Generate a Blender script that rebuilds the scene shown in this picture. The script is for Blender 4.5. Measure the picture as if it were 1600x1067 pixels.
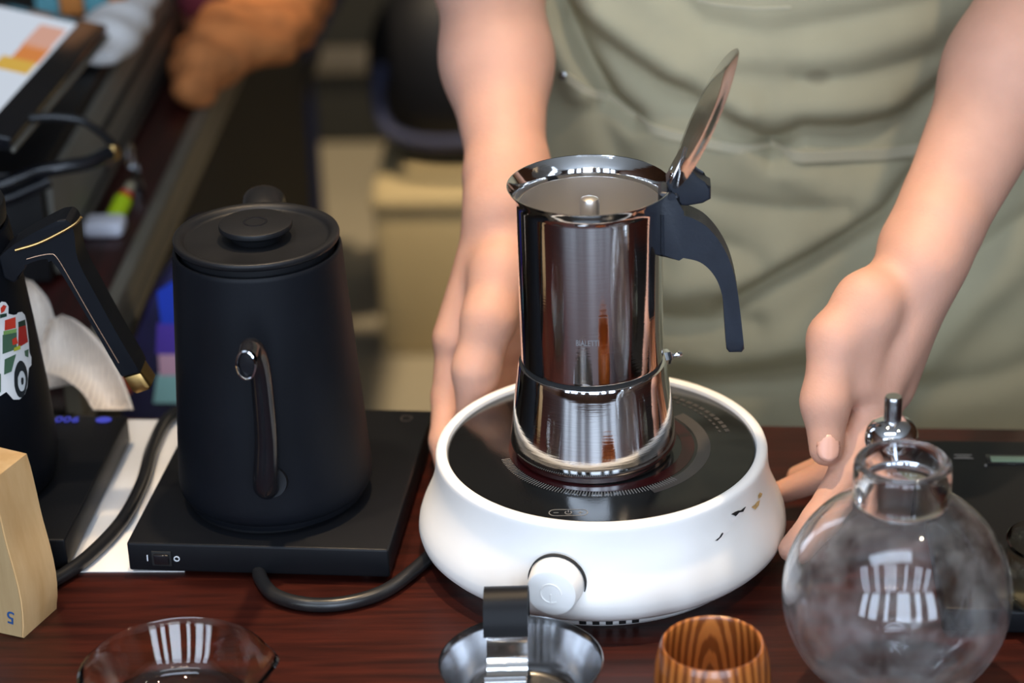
import bpy, bmesh, math, random
import numpy as np
from mathutils import Vector, Matrix

for o in list(bpy.data.objects):
    bpy.data.objects.remove(o)
SC = bpy.context.scene
COL = SC.collection
R = math.radians

# ------------------------------------------------------------------ camera
F_PX, CX, CY = 3600.0, 970.0, 533.5          # focal length in pixels, principal point in the 1600x1067 frame
PITCH, ROLL = R(25.5), R(0.6)
CAM = Vector((0.01265, -1.27102, 0.74872))
_fw = Vector((0, math.cos(PITCH), -math.sin(PITCH)))
_r0 = Vector((1, 0, 0)); _u0 = _r0.cross(_fw)
_rt = math.cos(ROLL) * _r0 - math.sin(ROLL) * _u0
_up = math.sin(ROLL) * _r0 + math.cos(ROLL) * _u0
cd = bpy.data.cameras.new('camera'); cam = bpy.data.objects.new('camera', cd); COL.objects.link(cam)
cd.sensor_width = 36.0; cd.lens = F_PX * 36.0 / 1600.0
cd.shift_x = -(CX - 800.0) / 1600.0
cd.clip_start = 0.05; cd.clip_end = 60
m = Matrix.Identity(4)
for i in range(3):
    m[i][0] = _rt[i]; m[i][1] = _up[i]; m[i][2] = -_fw[i]; m[i][3] = CAM[i]
cam.matrix_world = m
cd.dof.use_dof = True; cd.dof.focus_distance = 1.395; cd.dof.aperture_fstop = 4.2
SC.camera = cam

def at_y(px, py, y):
    """world point seen at pixel (px, py) of the photograph, standing at depth y"""
    d = _fw + _rt * ((px - CX) / F_PX) - _up * ((py - CY) / F_PX)
    return CAM + d * ((y - CAM.y) / d.y)
def at_z(px, py, z):
    d = _fw + _rt * ((px - CX) / F_PX) - _up * ((py - CY) / F_PX)
    return CAM + d * ((z - CAM.z) / d.z)

# ------------------------------------------------------------------ world, lights, exposure
SC.view_settings.view_transform = 'Standard'; SC.view_settings.look = 'None'
SC.view_settings.gamma = 1.0; SC.view_settings.use_curve_mapping = False
SC.view_settings.exposure = -0.28
SC.cycles.use_denoising = True
SC.cycles.max_bounces = 14; SC.cycles.transmission_bounces = 12; SC.cycles.glossy_bounces = 6
SC.cycles.caustics_reflective = True; SC.cycles.caustics_refractive = True
SC.cycles.sample_clamp_indirect = 6.0
w = bpy.data.worlds.new('world'); SC.world = w; w.use_nodes = True
w.node_tree.nodes['Background'].inputs[0].default_value = (0.75, 0.85, 1.0, 1)
w.node_tree.nodes['Background'].inputs[1].default_value = 0.08

def light(name, typ, loc, target, power, color, size=0.1, size_y=None, spot=None, blend=0.5):
    l = bpy.data.lights.new(name, typ); l.energy = power; l.color = color
    if typ == 'AREA':
        l.size = size
        if size_y: l.shape = 'RECTANGLE'; l.size_y = size_y
        else: l.shape = 'DISK'
    else:
        l.shadow_soft_size = size
    if typ == 'SPOT':
        l.spot_size = R(spot); l.spot_blend = blend
    o = bpy.data.objects.new(name, l); COL.objects.link(o); o.location = loc
    d = Vector(target) - Vector(loc)
    o.rotation_euler = d.to_track_quat('-Z', 'Y').to_euler()
    return o
WARM = (1.0, 0.80, 0.56); COOL = (0.66, 0.80, 1.0)
# daylight through the shop windows behind the photographer
for wx, ww, wh, pw in ((-2.35, 0.45, 1.6, 26), (-1.55, 0.55, 1.6, 34), (-0.75, 0.22, 1.6, 14), (0.15, 0.70, 1.6, 46), (0.95, 0.30, 1.6, 20), (1.75, 0.55, 1.6, 34)):
    light('window_light', 'AREA', (wx, -3.12, 1.0), (wx * 0.9, 0, 0.85), pw, COOL, ww, wh)
# warm lamps above the bar, then added background fill
light('bar_lamp', 'SPOT', (-0.06, 0.16, 1.45), (0.0, -0.07, 0.0), 98, (1.0, 0.73, 0.44), 0.03, spot=29, blend=0.45)
light('bar_lamp', 'SPOT', (0.62, -0.25, 1.45), (0.26, 0.10, 0.1), 27, WARM, 0.03, spot=42, blend=0.5)
light('bar_lamp', 'SPOT', (-0.45, -0.10, 1.45), (-0.27, 0.0, 0.0), 46, WARM, 0.03, spot=22, blend=0.5)
light('background_fill', 'SPOT', (-0.52, 1.25, 1.85), (-0.15, 2.1, -0.75), 260, WARM, 0.06, spot=62, blend=0.6)  # added unseen spot, brightens the floor and cream box behind
light('background_fill', 'POINT', (1.5, 3.5, 1.55), (0, 0, 0), 20, WARM, 0.06)  # added point light, lifts the back of the room
light('ceiling_panel', 'AREA', (-0.25, -1.0, 1.92), (-0.25, -1.0, 0), 22, COOL, 1.5, 0.45)
for k in range(6):
    light('string_bulb', 'POINT', (-0.5 + 0.16 * k, -1.9, 1.35 + 0.02 * (k % 2)), (0, 0, 0), 0.7, WARM, 0.018)

# ------------------------------------------------------------------ material helpers
def _set(b, k, v):
    if k in b.inputs: b.inputs[k].default_value = v
def srgb(r, g, b):
    f = lambda c: ((c / 255.0) / 12.92) if c <= 10.3 else (((c / 255.0) + 0.055) / 1.055) ** 2.4
    return (f(r), f(g), f(b), 1.0)
def mat(name, col, rough=0.5, metal=0.0, var=0.0, vscale=20.0, bump=0.0, bscale=200.0, vec=(1, 1, 1), rvar=0.0, **kw):
    M = bpy.data.materials.new(name); M.use_nodes = True
    nt = M.node_tree; b = nt.nodes['Principled BSDF']
    _set(b, 'Base Color', col); _set(b, 'Roughness', rough); _set(b, 'Metallic', metal)
    for k, v in kw.items(): _set(b, k.replace('_', ' '), v)
    if var or bump or rvar:
        tc = nt.nodes.new('ShaderNodeTexCoord'); mp = nt.nodes.new('ShaderNodeMapping')
        mp.inputs['Scale'].default_value = vec
        nt.links.new(tc.outputs['Object'], mp.inputs['Vector'])
    if var or rvar:
        n = nt.nodes.new('ShaderNodeTexNoise'); n.inputs['Scale'].default_value = vscale; n.inputs['Detail'].default_value = 6
        nt.links.new(mp.outputs[0], n.inputs['Vector'])
    if var:
        rp = nt.nodes.new('ShaderNodeValToRGB')
        rp.color_ramp.elements[0].position = 0.3; rp.color_ramp.elements[1].position = 0.7
        rp.color_ramp.elements[0].color = tuple(c * (1 - var) for c in col[:3]) + (1,)
        rp.color_ramp.elements[1].color = tuple(min(1, c * (1 + var)) for c in col[:3]) + (1,)
        nt.links.new(n.outputs[0], rp.inputs[0]); nt.links.new(rp.outputs[0], b.inputs['Base Color'])
    if rvar:
        mr = nt.nodes.new('ShaderNodeMapRange')
        mr.inputs['To Min'].default_value = max(0.02, rough - rvar); mr.inputs['To Max'].default_value = rough + rvar
        mr.inputs['From Min'].default_value = 0.3; mr.inputs['From Max'].default_value = 0.7
        nt.links.new(n.outputs[0], mr.inputs[0]); nt.links.new(mr.outputs[0], b.inputs['Roughness'])
    if bump:
        n2 = nt.nodes.new('ShaderNodeTexNoise'); n2.inputs['Scale'].default_value = bscale; n2.inputs['Detail'].default_value = 4
        nt.links.new(mp.outputs[0], n2.inputs['Vector'])
        bp = nt.nodes.new('ShaderNodeBump'); bp.inputs['Strength'].default_value = bump; bp.inputs['Distance'].default_value = 0.002
        nt.links.new(n2.outputs[0], bp.inputs['Height']); nt.links.new(bp.outputs[0], b.inputs['Normal'])
    return M
def wood(name, c1, c2, scale, stretch, rough=0.35, coat=0.0, rings=False, dist=4.0):
    M = bpy.data.materials.new(name); M.use_nodes = True
    nt = M.node_tree; b = nt.nodes['Principled BSDF']
    tc = nt.nodes.new('ShaderNodeTexCoord'); mp = nt.nodes.new('ShaderNodeMapping'); mp.inputs['Scale'].default_value = stretch
    nt.links.new(tc.outputs['Object'], mp.inputs['Vector'])
    if rings:
        t = nt.nodes.new('ShaderNodeTexWave'); t.wave_type = 'RINGS'; t.rings_direction = 'Y'
        t.inputs['Scale'].default_value = scale; t.inputs['Distortion'].default_value = dist
        t.inputs['Detail'].default_value = 3; t.inputs['Detail Scale'].default_value = 1.2
    else:
        t = nt.nodes.new('ShaderNodeTexNoise'); t.inputs['Scale'].default_value = scale; t.inputs['Detail'].default_value = 8
        t.inputs['Roughness'].default_value = 0.6
    nt.links.new(mp.outputs[0], t.inputs['Vector'])
    rp = nt.nodes.new('ShaderNodeValToRGB')
    rp.color_ramp.elements[0].position = 0.25 if rings else 0.35; rp.color_ramp.elements[1].position = 0.75 if rings else 0.68
    rp.color_ramp.elements[0].color = c1; rp.color_ramp.elements[1].color = c2
    nt.links.new(t.outputs[1] if rings and False else t.outputs[0], rp.inputs[0])
    nt.links.new(rp.outputs[0], b.inputs['Base Color'])
    _set(b, 'Roughness', rough); _set(b, 'Coat Weight', coat); _set(b, 'Coat Roughness', 0.15)
    bp = nt.nodes.new('ShaderNodeBump'); bp.inputs['Strength'].default_value = 0.15; bp.inputs['Distance'].default_value = 0.001
    nt.links.new(t.outputs[0], bp.inputs['Height']); nt.links.new(bp.outputs[0], b.inputs['Normal'])
    return M
def emit(name, col, s):
    M = bpy.data.materials.new(name); M.use_nodes = True
    b = M.node_tree.nodes['Principled BSDF']
    _set(b, 'Base Color', (0.01, 0.01, 0.01, 1)); _set(b, 'Emission Color', col); _set(b, 'Emission Strength', s)
    return M

M = {}
M['steel'] = mat('polished_steel', (0.70, 0.69, 0.68, 1), 0.07, 1.0, bump=0.02, bscale=60, vec=(1, 1, 14))
M['steel_in'] = mat('brushed_steel', (0.78, 0.77, 0.76, 1), 0.34, 1.0, bump=0.06, bscale=160, vec=(1, 1, 0.05))
M['steel_dk'] = mat('dull_steel', (0.45, 0.45, 0.46, 1), 0.2, 1.0)
M['chrome'] = mat('chrome', (0.85, 0.86, 0.88, 1), 0.04, 1.0)
M['plastic'] = mat('handle_plastic', srgb(30, 36, 46), 0.42, var=0.15, vscale=60, bump=0.05, bscale=500)
M['matte'] = mat('black_powder_coat', (0.0040, 0.0050, 0.0075, 1), 0.5, Specular_IOR_Level=0.16, var=0.12, vscale=25, bump=0.03, bscale=900)
M['matte_lid'] = mat('black_lid', (0.008, 0.0085, 0.010, 1), 0.42, Specular_IOR_Level=0.25, rvar=0.08, vscale=30)
M['gloss_blk'] = mat('black_gloss', (0.008, 0.008, 0.01, 1), 0.18)
M['rubber'] = mat('black_rubber', (0.012, 0.012, 0.013, 1), 0.32)
M['base_blk'] = mat('black_base', (0.006, 0.0065, 0.008, 1), 0.42, Specular_IOR_Level=0.16, bump=0.02, bscale=1200)
M['white_pl'] = mat('white_plastic', srgb(236, 234, 230), 0.38, var=0.03, vscale=14, bump=0.01, bscale=300)
M['grime'] = mat('yellowed_edge', srgb(196, 164, 108), 0.6, var=0.25, vscale=300)
M['hole_shade'] = mat('dark_hole_shade', (0.006, 0.006, 0.006, 1), 0.8)
M['glasstop'] = mat('ceramic_glass', (0.006, 0.006, 0.006, 1), 0.13, rvar=0.05, vscale=8, bump=0.02, bscale=700)
M['print'] = mat('grey_print', srgb(120, 118, 115), 0.5)
M['print_dim'] = mat('dim_grey_print', srgb(58, 54, 52), 0.4)
M['print_red'] = mat('red_print', srgb(40, 4, 6), 0.25)
M['print_white'] = mat('white_print', srgb(225, 228, 232), 0.5)
M['engrave'] = mat('engraving', srgb(150, 150, 152), 0.5, 0.6)
M['table'] = wood('mahogany', srgb(33, 8, 5), srgb(64, 22, 13), 26, (0.35, 5.0, 5.0), 0.40, 0.0); _set(M['table'].node_tree.nodes['Principled BSDF'], 'Specular IOR Level', 0.28)
M['counter'] = wood('mahogany_dark', srgb(32, 9, 8), srgb(62, 20, 18), 20, (5.0, 0.4, 5.0), 0.4, 0.1)
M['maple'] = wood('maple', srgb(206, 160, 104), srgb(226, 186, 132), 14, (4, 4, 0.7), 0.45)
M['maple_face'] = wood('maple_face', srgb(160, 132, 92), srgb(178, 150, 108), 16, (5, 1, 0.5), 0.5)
M['cupwood'] = wood('zelkova', srgb(112, 58, 22), srgb(172, 102, 46), 84, (1.0, 0.5, 0.18), 0.28, 0.4, rings=True, dist=3.5)
M['brass'] = mat('brass', (0.52, 0.33, 0.12, 1), 0.32, 1.0)
M['copper'] = mat('copper_line', (0.45, 0.27, 0.17, 1), 0.35, 0.8)
M['paper'] = mat('white_paper', srgb(238, 234, 230), 0.7, var=0.02, vscale=10)
M['receipt'] = mat('receipt_paper', srgb(236, 222, 206), 0.65)
M['ink'] = mat('faint_ink', srgb(170, 158, 150), 0.7)
M['skin'] = mat('skin', srgb(200, 152, 130), 0.55, Specular_IOR_Level=0.3, var=0.07, vscale=28, bump=0.12, bscale=420, Subsurface_Weight=0.12, Subsurface_Scale=0.01)
M['nail'] = mat('nail', srgb(226, 172, 150), 0.3)
M['linen'] = mat('olive_linen', srgb(162, 153, 124), 0.85, var=0.12, vscale=9, bump=0.25, bscale=1500)
M['linen_hem_lit'] = mat('linen_hem_lit', srgb(186, 176, 148), 0.85, bump=0.25, bscale=1500)  # lighter than the apron: warm light on the hem put into its colour
M['shirt'] = mat('dark_shirt', srgb(34, 34, 38), 0.9)
M['trouser'] = mat('dark_trousers', srgb(28, 28, 34), 0.9)
M['shoe'] = mat('black_shoe', srgb(20, 20, 20), 0.5)
M['grey_metal'] = mat('grey_metal', srgb(112, 108, 98), 0.5, 0.0, var=0.06)
M['blk_metal'] = mat('black_metal', srgb(22, 21, 22), 0.45, 0.1)
M['edge'] = mat('counter_edge', srgb(104, 97, 84), 0.45, 0.0, var=0.1)
M['rust'] = mat('rust_weave', srgb(200, 124, 68), 0.9, var=0.35, vscale=30, bump=0.6, bscale=120)
M['maroon'] = mat('maroon_cloth', srgb(104, 32, 44), 0.9)
M['cream'] = mat('cream', srgb(222, 196, 146), 0.8)
M['navy'] = mat('navy_cloth', srgb(24, 20, 44), 0.9, var=0.15)
M['floor'] = mat('beige_concrete', srgb(168, 158, 134), 0.6, var=0.08, vscale=2.5)
M['wall'] = mat('olive_grey_wall', srgb(112, 106, 92), 0.8, var=0.06, vscale=1.5)
M['wallwood'] = wood('panelling', srgb(58, 32, 16), srgb(112, 66, 34), 8, (4, 4, 0.4), 0.5)
M['ceil'] = mat('pale_ceiling', srgb(196, 198, 200), 0.9)
M['creambox'] = mat('cream_cabinet', srgb(206, 186, 140), 0.7, var=0.05, vscale=4)
M['bagblack'] = mat('black_bag', srgb(12, 13, 18), 0.6)
M['bagblue'] = mat('slate_blue_strap', srgb(60, 66, 96), 0.6)
def glass(name, col=(1, 1, 1, 1), haze=0.0, ior=1.47, rough=0.0):
    G = bpy.data.materials.new(name); G.use_nodes = True
    nt = G.node_tree; b = nt.nodes['Principled BSDF']
    _set(b, 'Base Color', col); _set(b, 'Roughness', rough); _set(b, 'IOR', ior); _set(b, 'Transmission Weight', 1.0)
    if haze:
        out = nt.nodes['Material Output']
        tc = nt.nodes.new('ShaderNodeTexCoord'); n = nt.nodes.new('ShaderNodeTexNoise')
        n.inputs['Scale'].default_value = 34; n.inputs['Detail'].default_value = 7; n.inputs['Roughness'].default_value = 0.65
        nt.links.new(tc.outputs['Object'], n.inputs['Vector'])
        mr = nt.nodes.new('ShaderNodeMapRange'); mr.inputs['From Min'].default_value = 0.42; mr.inputs['From Max'].default_value = 0.75
        mr.inputs['To Max'].default_value = haze
        nt.links.new(n.outputs[0], mr.inputs[0])
        d = nt.nodes.new('ShaderNodeBsdfDiffuse'); d.inputs[0].default_value = (0.85, 0.85, 0.85, 1)
        t = nt.nodes.new('ShaderNodeBsdfTranslucent'); t.inputs[0].default_value = (0.85, 0.85, 0.85, 1)
        mx = nt.nodes.new('ShaderNodeMixShader'); nt.links.new(d.outputs[0], mx.inputs[1]); nt.links.new(t.outputs[0], mx.inputs[2])
        m2 = nt.nodes.new('ShaderNodeMixShader')
        nt.links.new(mr.outputs[0], m2.inputs[0]); nt.links.new(b.outputs[0], m2.inputs[1]); nt.links.new(mx.outputs[0], m2.inputs[2])
        nt.links.new(m2.outputs[0], out.inputs[0])
    return G
M['glass'] = glass('clear_glass')
M['glass_hazy'] = glass('misted_glass', haze=0.19)
M['glass_y'] = glass('pale_yellow_glass', (0.98, 0.96, 0.84, 1))

# ------------------------------------------------------------------ mesh helpers
def finish(name, me, material, parent=None, angle=35, smooth=True):
    if smooth and len(me.polygons):
        me.shade_smooth()
        me.set_sharp_from_angle(angle=R(angle))
    o = bpy.data.objects.new(name, me); COL.objects.link(o)
    if material:
        me.materials.clear(); me.materials.append(M[material] if isinstance(material, str) else material)
    if parent: o.parent = parent
    return o
def from_py(name, v, f, material, parent=None, angle=35, smooth=True):
    me = bpy.data.meshes.new(name); me.from_pydata([tuple(p) for p in v], [], f); me.update()
    return finish(name, me, material, parent, angle, smooth)
def from_bm(name, bm, material, parent=None, angle=35, smooth=True):
    bmesh.ops.recalc_face_normals(bm, faces=bm.faces)
    me = bpy.data.meshes.new(name); bm.to_mesh(me); bm.free()
    return finish(name, me, material, parent, angle, smooth)
def empty(name, loc=(0, 0, 0), rz=0.0):
    o = bpy.data.objects.new(name, None); COL.objects.link(o); o.location = loc; o.rotation_euler = (0, 0, rz)
    o.empty_display_size = 0.02
    return o
def tag(o, label=None, cat=None, group=None, kind=None):
    if label: o['label'] = label
    if cat: o['category'] = cat
    if group: o['group'] = group
    if kind: o['kind'] = kind
    return o
def lathe(name, prof, material, parent=None, seg=96, loc=(0, 0, 0), closed=False, angle=35, warp=None):
    """prof: list of (r, z); r == 0 ends become poles; closed joins last to first (a ring section)"""
    v, f = [], []; rows = []
    for (r, z) in prof:
        if r <= 1e-7:
            rows.append([len(v)]); v.append((0, 0, z))
        else:
            row = []
            for k in range(seg):
                a = 2 * math.pi * k / seg
                p = (r * math.cos(a), r * math.sin(a), z)
                if warp: p = warp(p, a)
                row.append(len(v)); v.append(p)
            rows.append(row)
    pairs = list(zip(rows, rows[1:])) + ([(rows[-1], rows[0])] if closed else [])
    for a, b in pairs:
        if len(a) == 1 and len(b) == 1: continue
        for k in range(seg):
            k2 = (k + 1) % seg
            if len(a) == 1: f.append((a[0], b[k2], b[k]))
            elif len(b) == 1: f.append((a[k], a[k2], b[0]))
            else: f.append((a[k], a[k2], b[k2], b[k]))
    o = from_py(name, v, f, None, parent, angle)
    me = o.data; bm = bmesh.new(); bm.from_mesh(me); bmesh.ops.recalc_face_normals(bm, faces=bm.faces); bm.to_mesh(me); bm.free()
    me.shade_smooth(); me.set_sharp_from_angle(angle=R(angle))
    me.materials.append(M[material]); o.location = loc
    return o
def box(name, size, material, parent=None, loc=(0, 0, 0), bevel=0.0, seg=2, rot=(0, 0, 0)):
    bm = bmesh.new(); bmesh.ops.create_cube(bm, size=1.0)
    for q in bm.verts: q.co = Vector((q.co.x * size[0], q.co.y * size[1], q.co.z * size[2]))
    if bevel: bmesh.ops.bevel(bm, geom=list(bm.edges), offset=bevel, segments=seg, profile=0.5, affect='EDGES', clamp_overlap=True)
    o = from_bm(name, bm, material, parent); o.location = loc; o.rotation_euler = rot
    return o
def prism(name, pts, depth, material, parent=None, axis='Y', bevel=0.0, seg=3, loc=(0, 0, 0), rot=(0, 0, 0)):
    """outline pts (u, v) extruded by depth, centred: axis Y -> u=x v=z; axis Z -> u=x v=y; axis X -> u=y v=z"""
    bm = bmesh.new()
    def P(u, v, d):
        return {'Y': (u, d, v), 'Z': (u, v, d), 'X': (d, u, v)}[axis]
    a = [bm.verts.new(P(u, v, -depth / 2)) for u, v in pts]; b = [bm.verts.new(P(u, v, depth / 2)) for u, v in pts]
    bm.faces.new(a); bm.faces.new(b[::-1]); n = len(pts)
    rim = []
    for i in range(n):
        bm.faces.new((a[i], b[i], b[(i + 1) % n], a[(i + 1) % n]))
    bm.edges.ensure_lookup_table()
    if bevel:
        rim = [e for e in bm.edges if (e.verts[0] in a and e.verts[1] in a) or (e.verts[0] in b and e.verts[1] in b)]
        bmesh.ops.bevel(bm, geom=rim, offset=bevel, segments=seg, profile=0.5, affect='EDGES', clamp_overlap=True)
    o = from_bm(name, bm, material, parent); o.location = loc; o.rotation_euler = rot
    return o
def catmull(pts, n=8):
    P = [Vector(p) for p in pts]; P = [2 * P[0] - P[1]] + P + [2 * P[-1] - P[-2]]
    out = []
    for i in range(1, len(P) - 2):
        for k in range(n):
            t = k / n
            out.append(0.5 * ((2 * P[i]) + (P[i + 1] - P[i - 1]) * t + (2 * P[i - 1] - 5 * P[i] + 4 * P[i + 1] - P[i + 2]) * t * t
                              + (3 * P[i] - P[i - 1] - 3 * P[i + 1] + P[i + 2]) * t ** 3))
    out.append(P[-2]); return out
def tube(name, pts, r, material, parent=None, seg=14, smooth_n=8, cap=True, ry=None, up=(0, 0, 1), open_end=False):
    """round (or elliptic, ry) tube along a smooth path; r may be a list per control point"""
    n0 = len(pts); path = catmull(pts, smooth_n) if smooth_n else [Vector(p) for p in pts]
    if isinstance(r, (list, tuple)):
        rr = []
        for i in range(len(path)):
            t = i / (len(path) - 1) * (n0 - 1); k = min(int(t), n0 - 2); rr.append(r[k] + (r[k + 1] - r[k]) * (t - k))
    else: rr = [r] * len(path)
    v, f = [], []
    T0 = (path[1] - path[0]).normalized(); U = Vector(up)
    if abs(U.dot(T0)) > 0.95: U = Vector((1, 0, 0))
    N = (U - T0 * U.dot(T0)).normalized()
    for i, p in enumerate(path):
        T = (path[min(i + 1, len(path) - 1)] - path[max(i - 1, 0)]).normalized()
        N = (N - T * N.dot(T)).normalized(); B = T.cross(N)
        for k in range(seg):
            a = 2 * math.pi * k / seg
            v.append(p + N * (rr[i] * math.cos(a)) + B * ((ry if ry else rr[i]) * math.sin(a)))
    for i in range(len(path) - 1):
        for k in range(seg):
            k2 = (k + 1) % seg
            f.append((i * seg + k, i * seg + k2, (i + 1) * seg + k2, (i + 1) * seg + k))
    if cap:
        f.append(tuple(range(seg))[::-1])
        if not open_end: f.append(tuple((len(path) - 1) * seg + k for k in range(seg)))
    return from_py(name, v, f, material, parent, 40)
def strip(name, pts, width_vec, material, parent=None, thick=0.0006, smooth_n=6):
    """flat band following pts, width_vec across it, given a small thickness"""
    path = catmull(pts, smooth_n) if smooth_n else [Vector(p) for p in pts]
    W = Vector(width_vec) * 0.5; v, f = [], []
    for i, p in enumerate(path):
        T = (path[min(i + 1, len(path) - 1)] - path[max(i - 1, 0)]).normalized()
        Nn = T.cross(W).normalized() * thick * 0.5
        v += [p - W - Nn, p + W - Nn, p + W + Nn, p - W + Nn]
    for i in range(len(path) - 1):
        for k in range(4):
            k2 = (k + 1) % 4
            f.append((i * 4 + k, i * 4 + k2, (i + 1) * 4 + k2, (i + 1) * 4 + k))
    f.append((3, 2, 1, 0)); e = (len(path) - 1) * 4; f.append((e, e + 1, e + 2, e + 3))
    return from_py(name, v, f, material, parent, 30)
def text_mesh(body, size, extrude=0.0, shear=0.0):
    cu = bpy.data.curves.new('t', 'FONT'); cu.body = body; cu.size = size; cu.align_x = 'CENTER'; cu.align_y = 'CENTER'
    cu.extrude = extrude; cu.shear = shear; cu.resolution_u = 3
    o = bpy.data.objects.new('t', cu); COL.objects.link(o)
    dg = bpy.context.evaluated_depsgraph_get(); dg.update()
    me = bpy.data.meshes.new_from_object(o.evaluated_get(dg))
    bpy.data.objects.remove(o); bpy.data.curves.remove(cu)
    return me
def text(name, body, size, material, parent, matrix, extrude=0.0002, shear=0.0):
    me = text_mesh(body, size, extrude, shear)
    o = finish(name, me, material, parent, smooth=False); o.matrix_local = matrix
    return o
def frame(loc, xdir, ydir):
    x = Vector(xdir).normalized(); y = Vector(ydir); y = (y - x * x.dot(y)).normalized(); z = x.cross(y)
    mm = Matrix.Identity(4)
    for i in range(3): mm[i][0] = x[i]; mm[i][1] = y[i]; mm[i][2] = z[i]; mm[i][3] = Vector(loc)[i]
    return mm
def arc_ring(name, r0, r1, a0, a1, z, material, parent, th=0.0002, seg=64):
    v, f = [], []
    for k in range(seg + 1):
        a = a0 + (a1 - a0) * k / seg; c, s = math.cos(a), math.sin(a)
        v += [(r0 * c, r0 * s, z), (r1 * c, r1 * s, z), (r1 * c, r1 * s, z + th), (r0 * c, r0 * s, z + th)]
    for k in range(seg):
        for q in range(4):
            q2 = (q + 1) % 4; f.append((k * 4 + q, k * 4 + q2, (k + 1) * 4 + q2, (k + 1) * 4 + q))
    return from_py(name, v, f, material, parent, 30)

# ================================================================== setting
FLOOR = -0.75
def slab(name, x0, x1, y0, y1, z0, z1, material, kind='structure', parent=None):
    o = box(name, (x1 - x0, y1 - y0, z1 - z0), material, parent, ((x0 + x1) / 2, (y0 + y1) / 2, (z0 + z1) / 2))
    if kind: o['kind'] = kind
    return o
tag(slab('floor', -3.2, 3.2, -3.2, 4.6, FLOOR - 0.05, FLOOR, 'floor'), 'beige concrete floor of the cafe')
tag(slab('ceiling', -3.2, 3.2, -3.2, 4.6, 1.95, 2.0, 'ceil'), 'pale plaster ceiling')
tag(slab('wall_back', -3.2, 3.2, 4.6, 4.65, FLOOR, 1.95, 'wall'), 'olive grey wall far behind')
tag(slab('wall_left', -3.25, -3.2, -3.2, 4.6, FLOOR, 1.95, 'wallwood'), 'brown panelled wall')
tag(slab('wall_right', 3.2, 3.25, -3.2, 4.6, FLOOR, 1.95, 'wallwood'), 'brown panelled wall')
tag(slab('wall_front', -3.2, 3.2, -3.25, -3.2, FLOOR, 1.95, 'wallwood'), 'brown panelled wall with the shop windows')

# the bar table the things stand on: back edge runs slightly askew to the picture
t = empty('bar_table', (0, 0, FLOOR)); tag(t, 'dark mahogany bar table under the hot plate and kettles', 'table')
yb = lambda x: 0.1660 - 0.051 * x
TT = prism('tabletop', [(-0.95, -0.62), (0.95, -0.62), (0.95, yb(0.95)), (-0.95, yb(-0.95))], 0.032, 'table', t, 'Z', 0.002, 2, (0, 0, -FLOOR - 0.016))
for sx, yy in ((-0.85, -0.52), (0.85, -0.52), (-0.85, 0.10), (0.85, 0.06)):
    box('leg', (0.06, 0.06, -FLOOR - 0.032), 'counter', t, (sx, yy, (-FLOOR - 0.032) / 2), 0.004)

# the side counter running away on the left
c = empty('side_counter', (-0.75, 0.9, FLOOR)); tag(c, 'dark red side counter with grey edge running away at left', 'counter')
CXR = -0.395
box('worktop', (0.72, 1.50, 0.02), 'counter', c, (CXR - 0.36 + 0.75, 0.985 - 0.9, 0.74), 0.001)
for k, (z, h, mm) in enumerate(((0.7365, 0.0255, 'edge'), (0.7140, 0.0175, 'edge'))):
    box('edge_band', (0.012, 1.50, h), mm, c, (CXR + 0.006 + 0.75, 0.985 - 0.9, z), 0.0015)
box('edge_groove', (0.006, 1.50, 0.006), 'hole_shade', c, (CXR + 0.003 + 0.75, 0.985 - 0.9, 0.7237))
box('side_panel', (0.02, 1.46, 0.72), 'hole_shade', c, (CXR - 0.03 + 0.75, 0.985 - 0.9, 0.36))  # near-black colour holds the shade below the counter edge

# ================================================================== hot plate
HP = empty('hot_plate', (0, 0, 0)); tag(HP, 'round white electric hot plate with black glass top', 'hot plate')
prof = [(0.0, 0.010), (0.098, 0.010), (0.1065, 0.0105), (0.1120, 0.0125), (0.1152, 0.0160), (0.1162, 0.0200), (0.1155, 0.0250), (0.1135, 0.0310),
        (0.1108, 0.0370), (0.1082, 0.0430), (0.1062, 0.0490), (0.1048, 0.0550), (0.1040, 0.0610), (0.1037, 0.0670), (0.1036, 0.0695),
        (0.1030, 0.0712), (0.1018, 0.0722), (0.1000, 0.0727), (0.0980, 0.0724), (0.0968, 0.0716), (0.0962, 0.0700), (0.0960, 0.0660), (0.0, 0.0660)]
lathe('body', prof, 'white_pl', HP, 160)
def hp_r(z):
    pr = prof[5:16]
    for (r0, z0), (r1, z1) in zip(pr, pr[1:]):
        if z0 <= z <= z1: return r0 + (r1 - r0) * (z - z0) / (z1 - z0)
    return 0.1036
def on_body(a, z, off=0.0):
    r = hp_r(z) + off; return Vector((r * math.cos(a), r * math.sin(a), z))
lathe('foot_ring', [(0.088, 0.0), (0.097, 0.0), (0.0985, 0.002), (0.0985, 0.0101), (0.088, 0.0101)], 'white_pl', HP, 96, closed=True)
vent0 = None
for k in range(5):
    a = R(-90 + (k - 1.5) * 4.6)
    v = box('vent_slot', (0.0042, 0.004, 0.0058), 'hole_shade', HP, (0.0972 * math.cos(a), 0.0972 * math.sin(a), 0.0049), rot=(0, 0, a + R(90)))
lathe('glass_top', [(0.0, 0.0700), (0.0945, 0.0700), (0.0956, 0.0696), (0.0959, 0.0688), (0.0959, 0.0662), (0.0, 0.0662)], 'glasstop', HP, 128)
ZG = 0.07005
arc_ring('heating_zone', 0.0500, 0.0580, 0, 2 * math.pi, ZG, 'print_red', HP, 0.00012, 128)
arc_ring('printed_band', 0.0600, 0.0680, R(-62), R(40), ZG, 'print_dim', HP, 0.00012, 64)
bm = bmesh.new()
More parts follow.
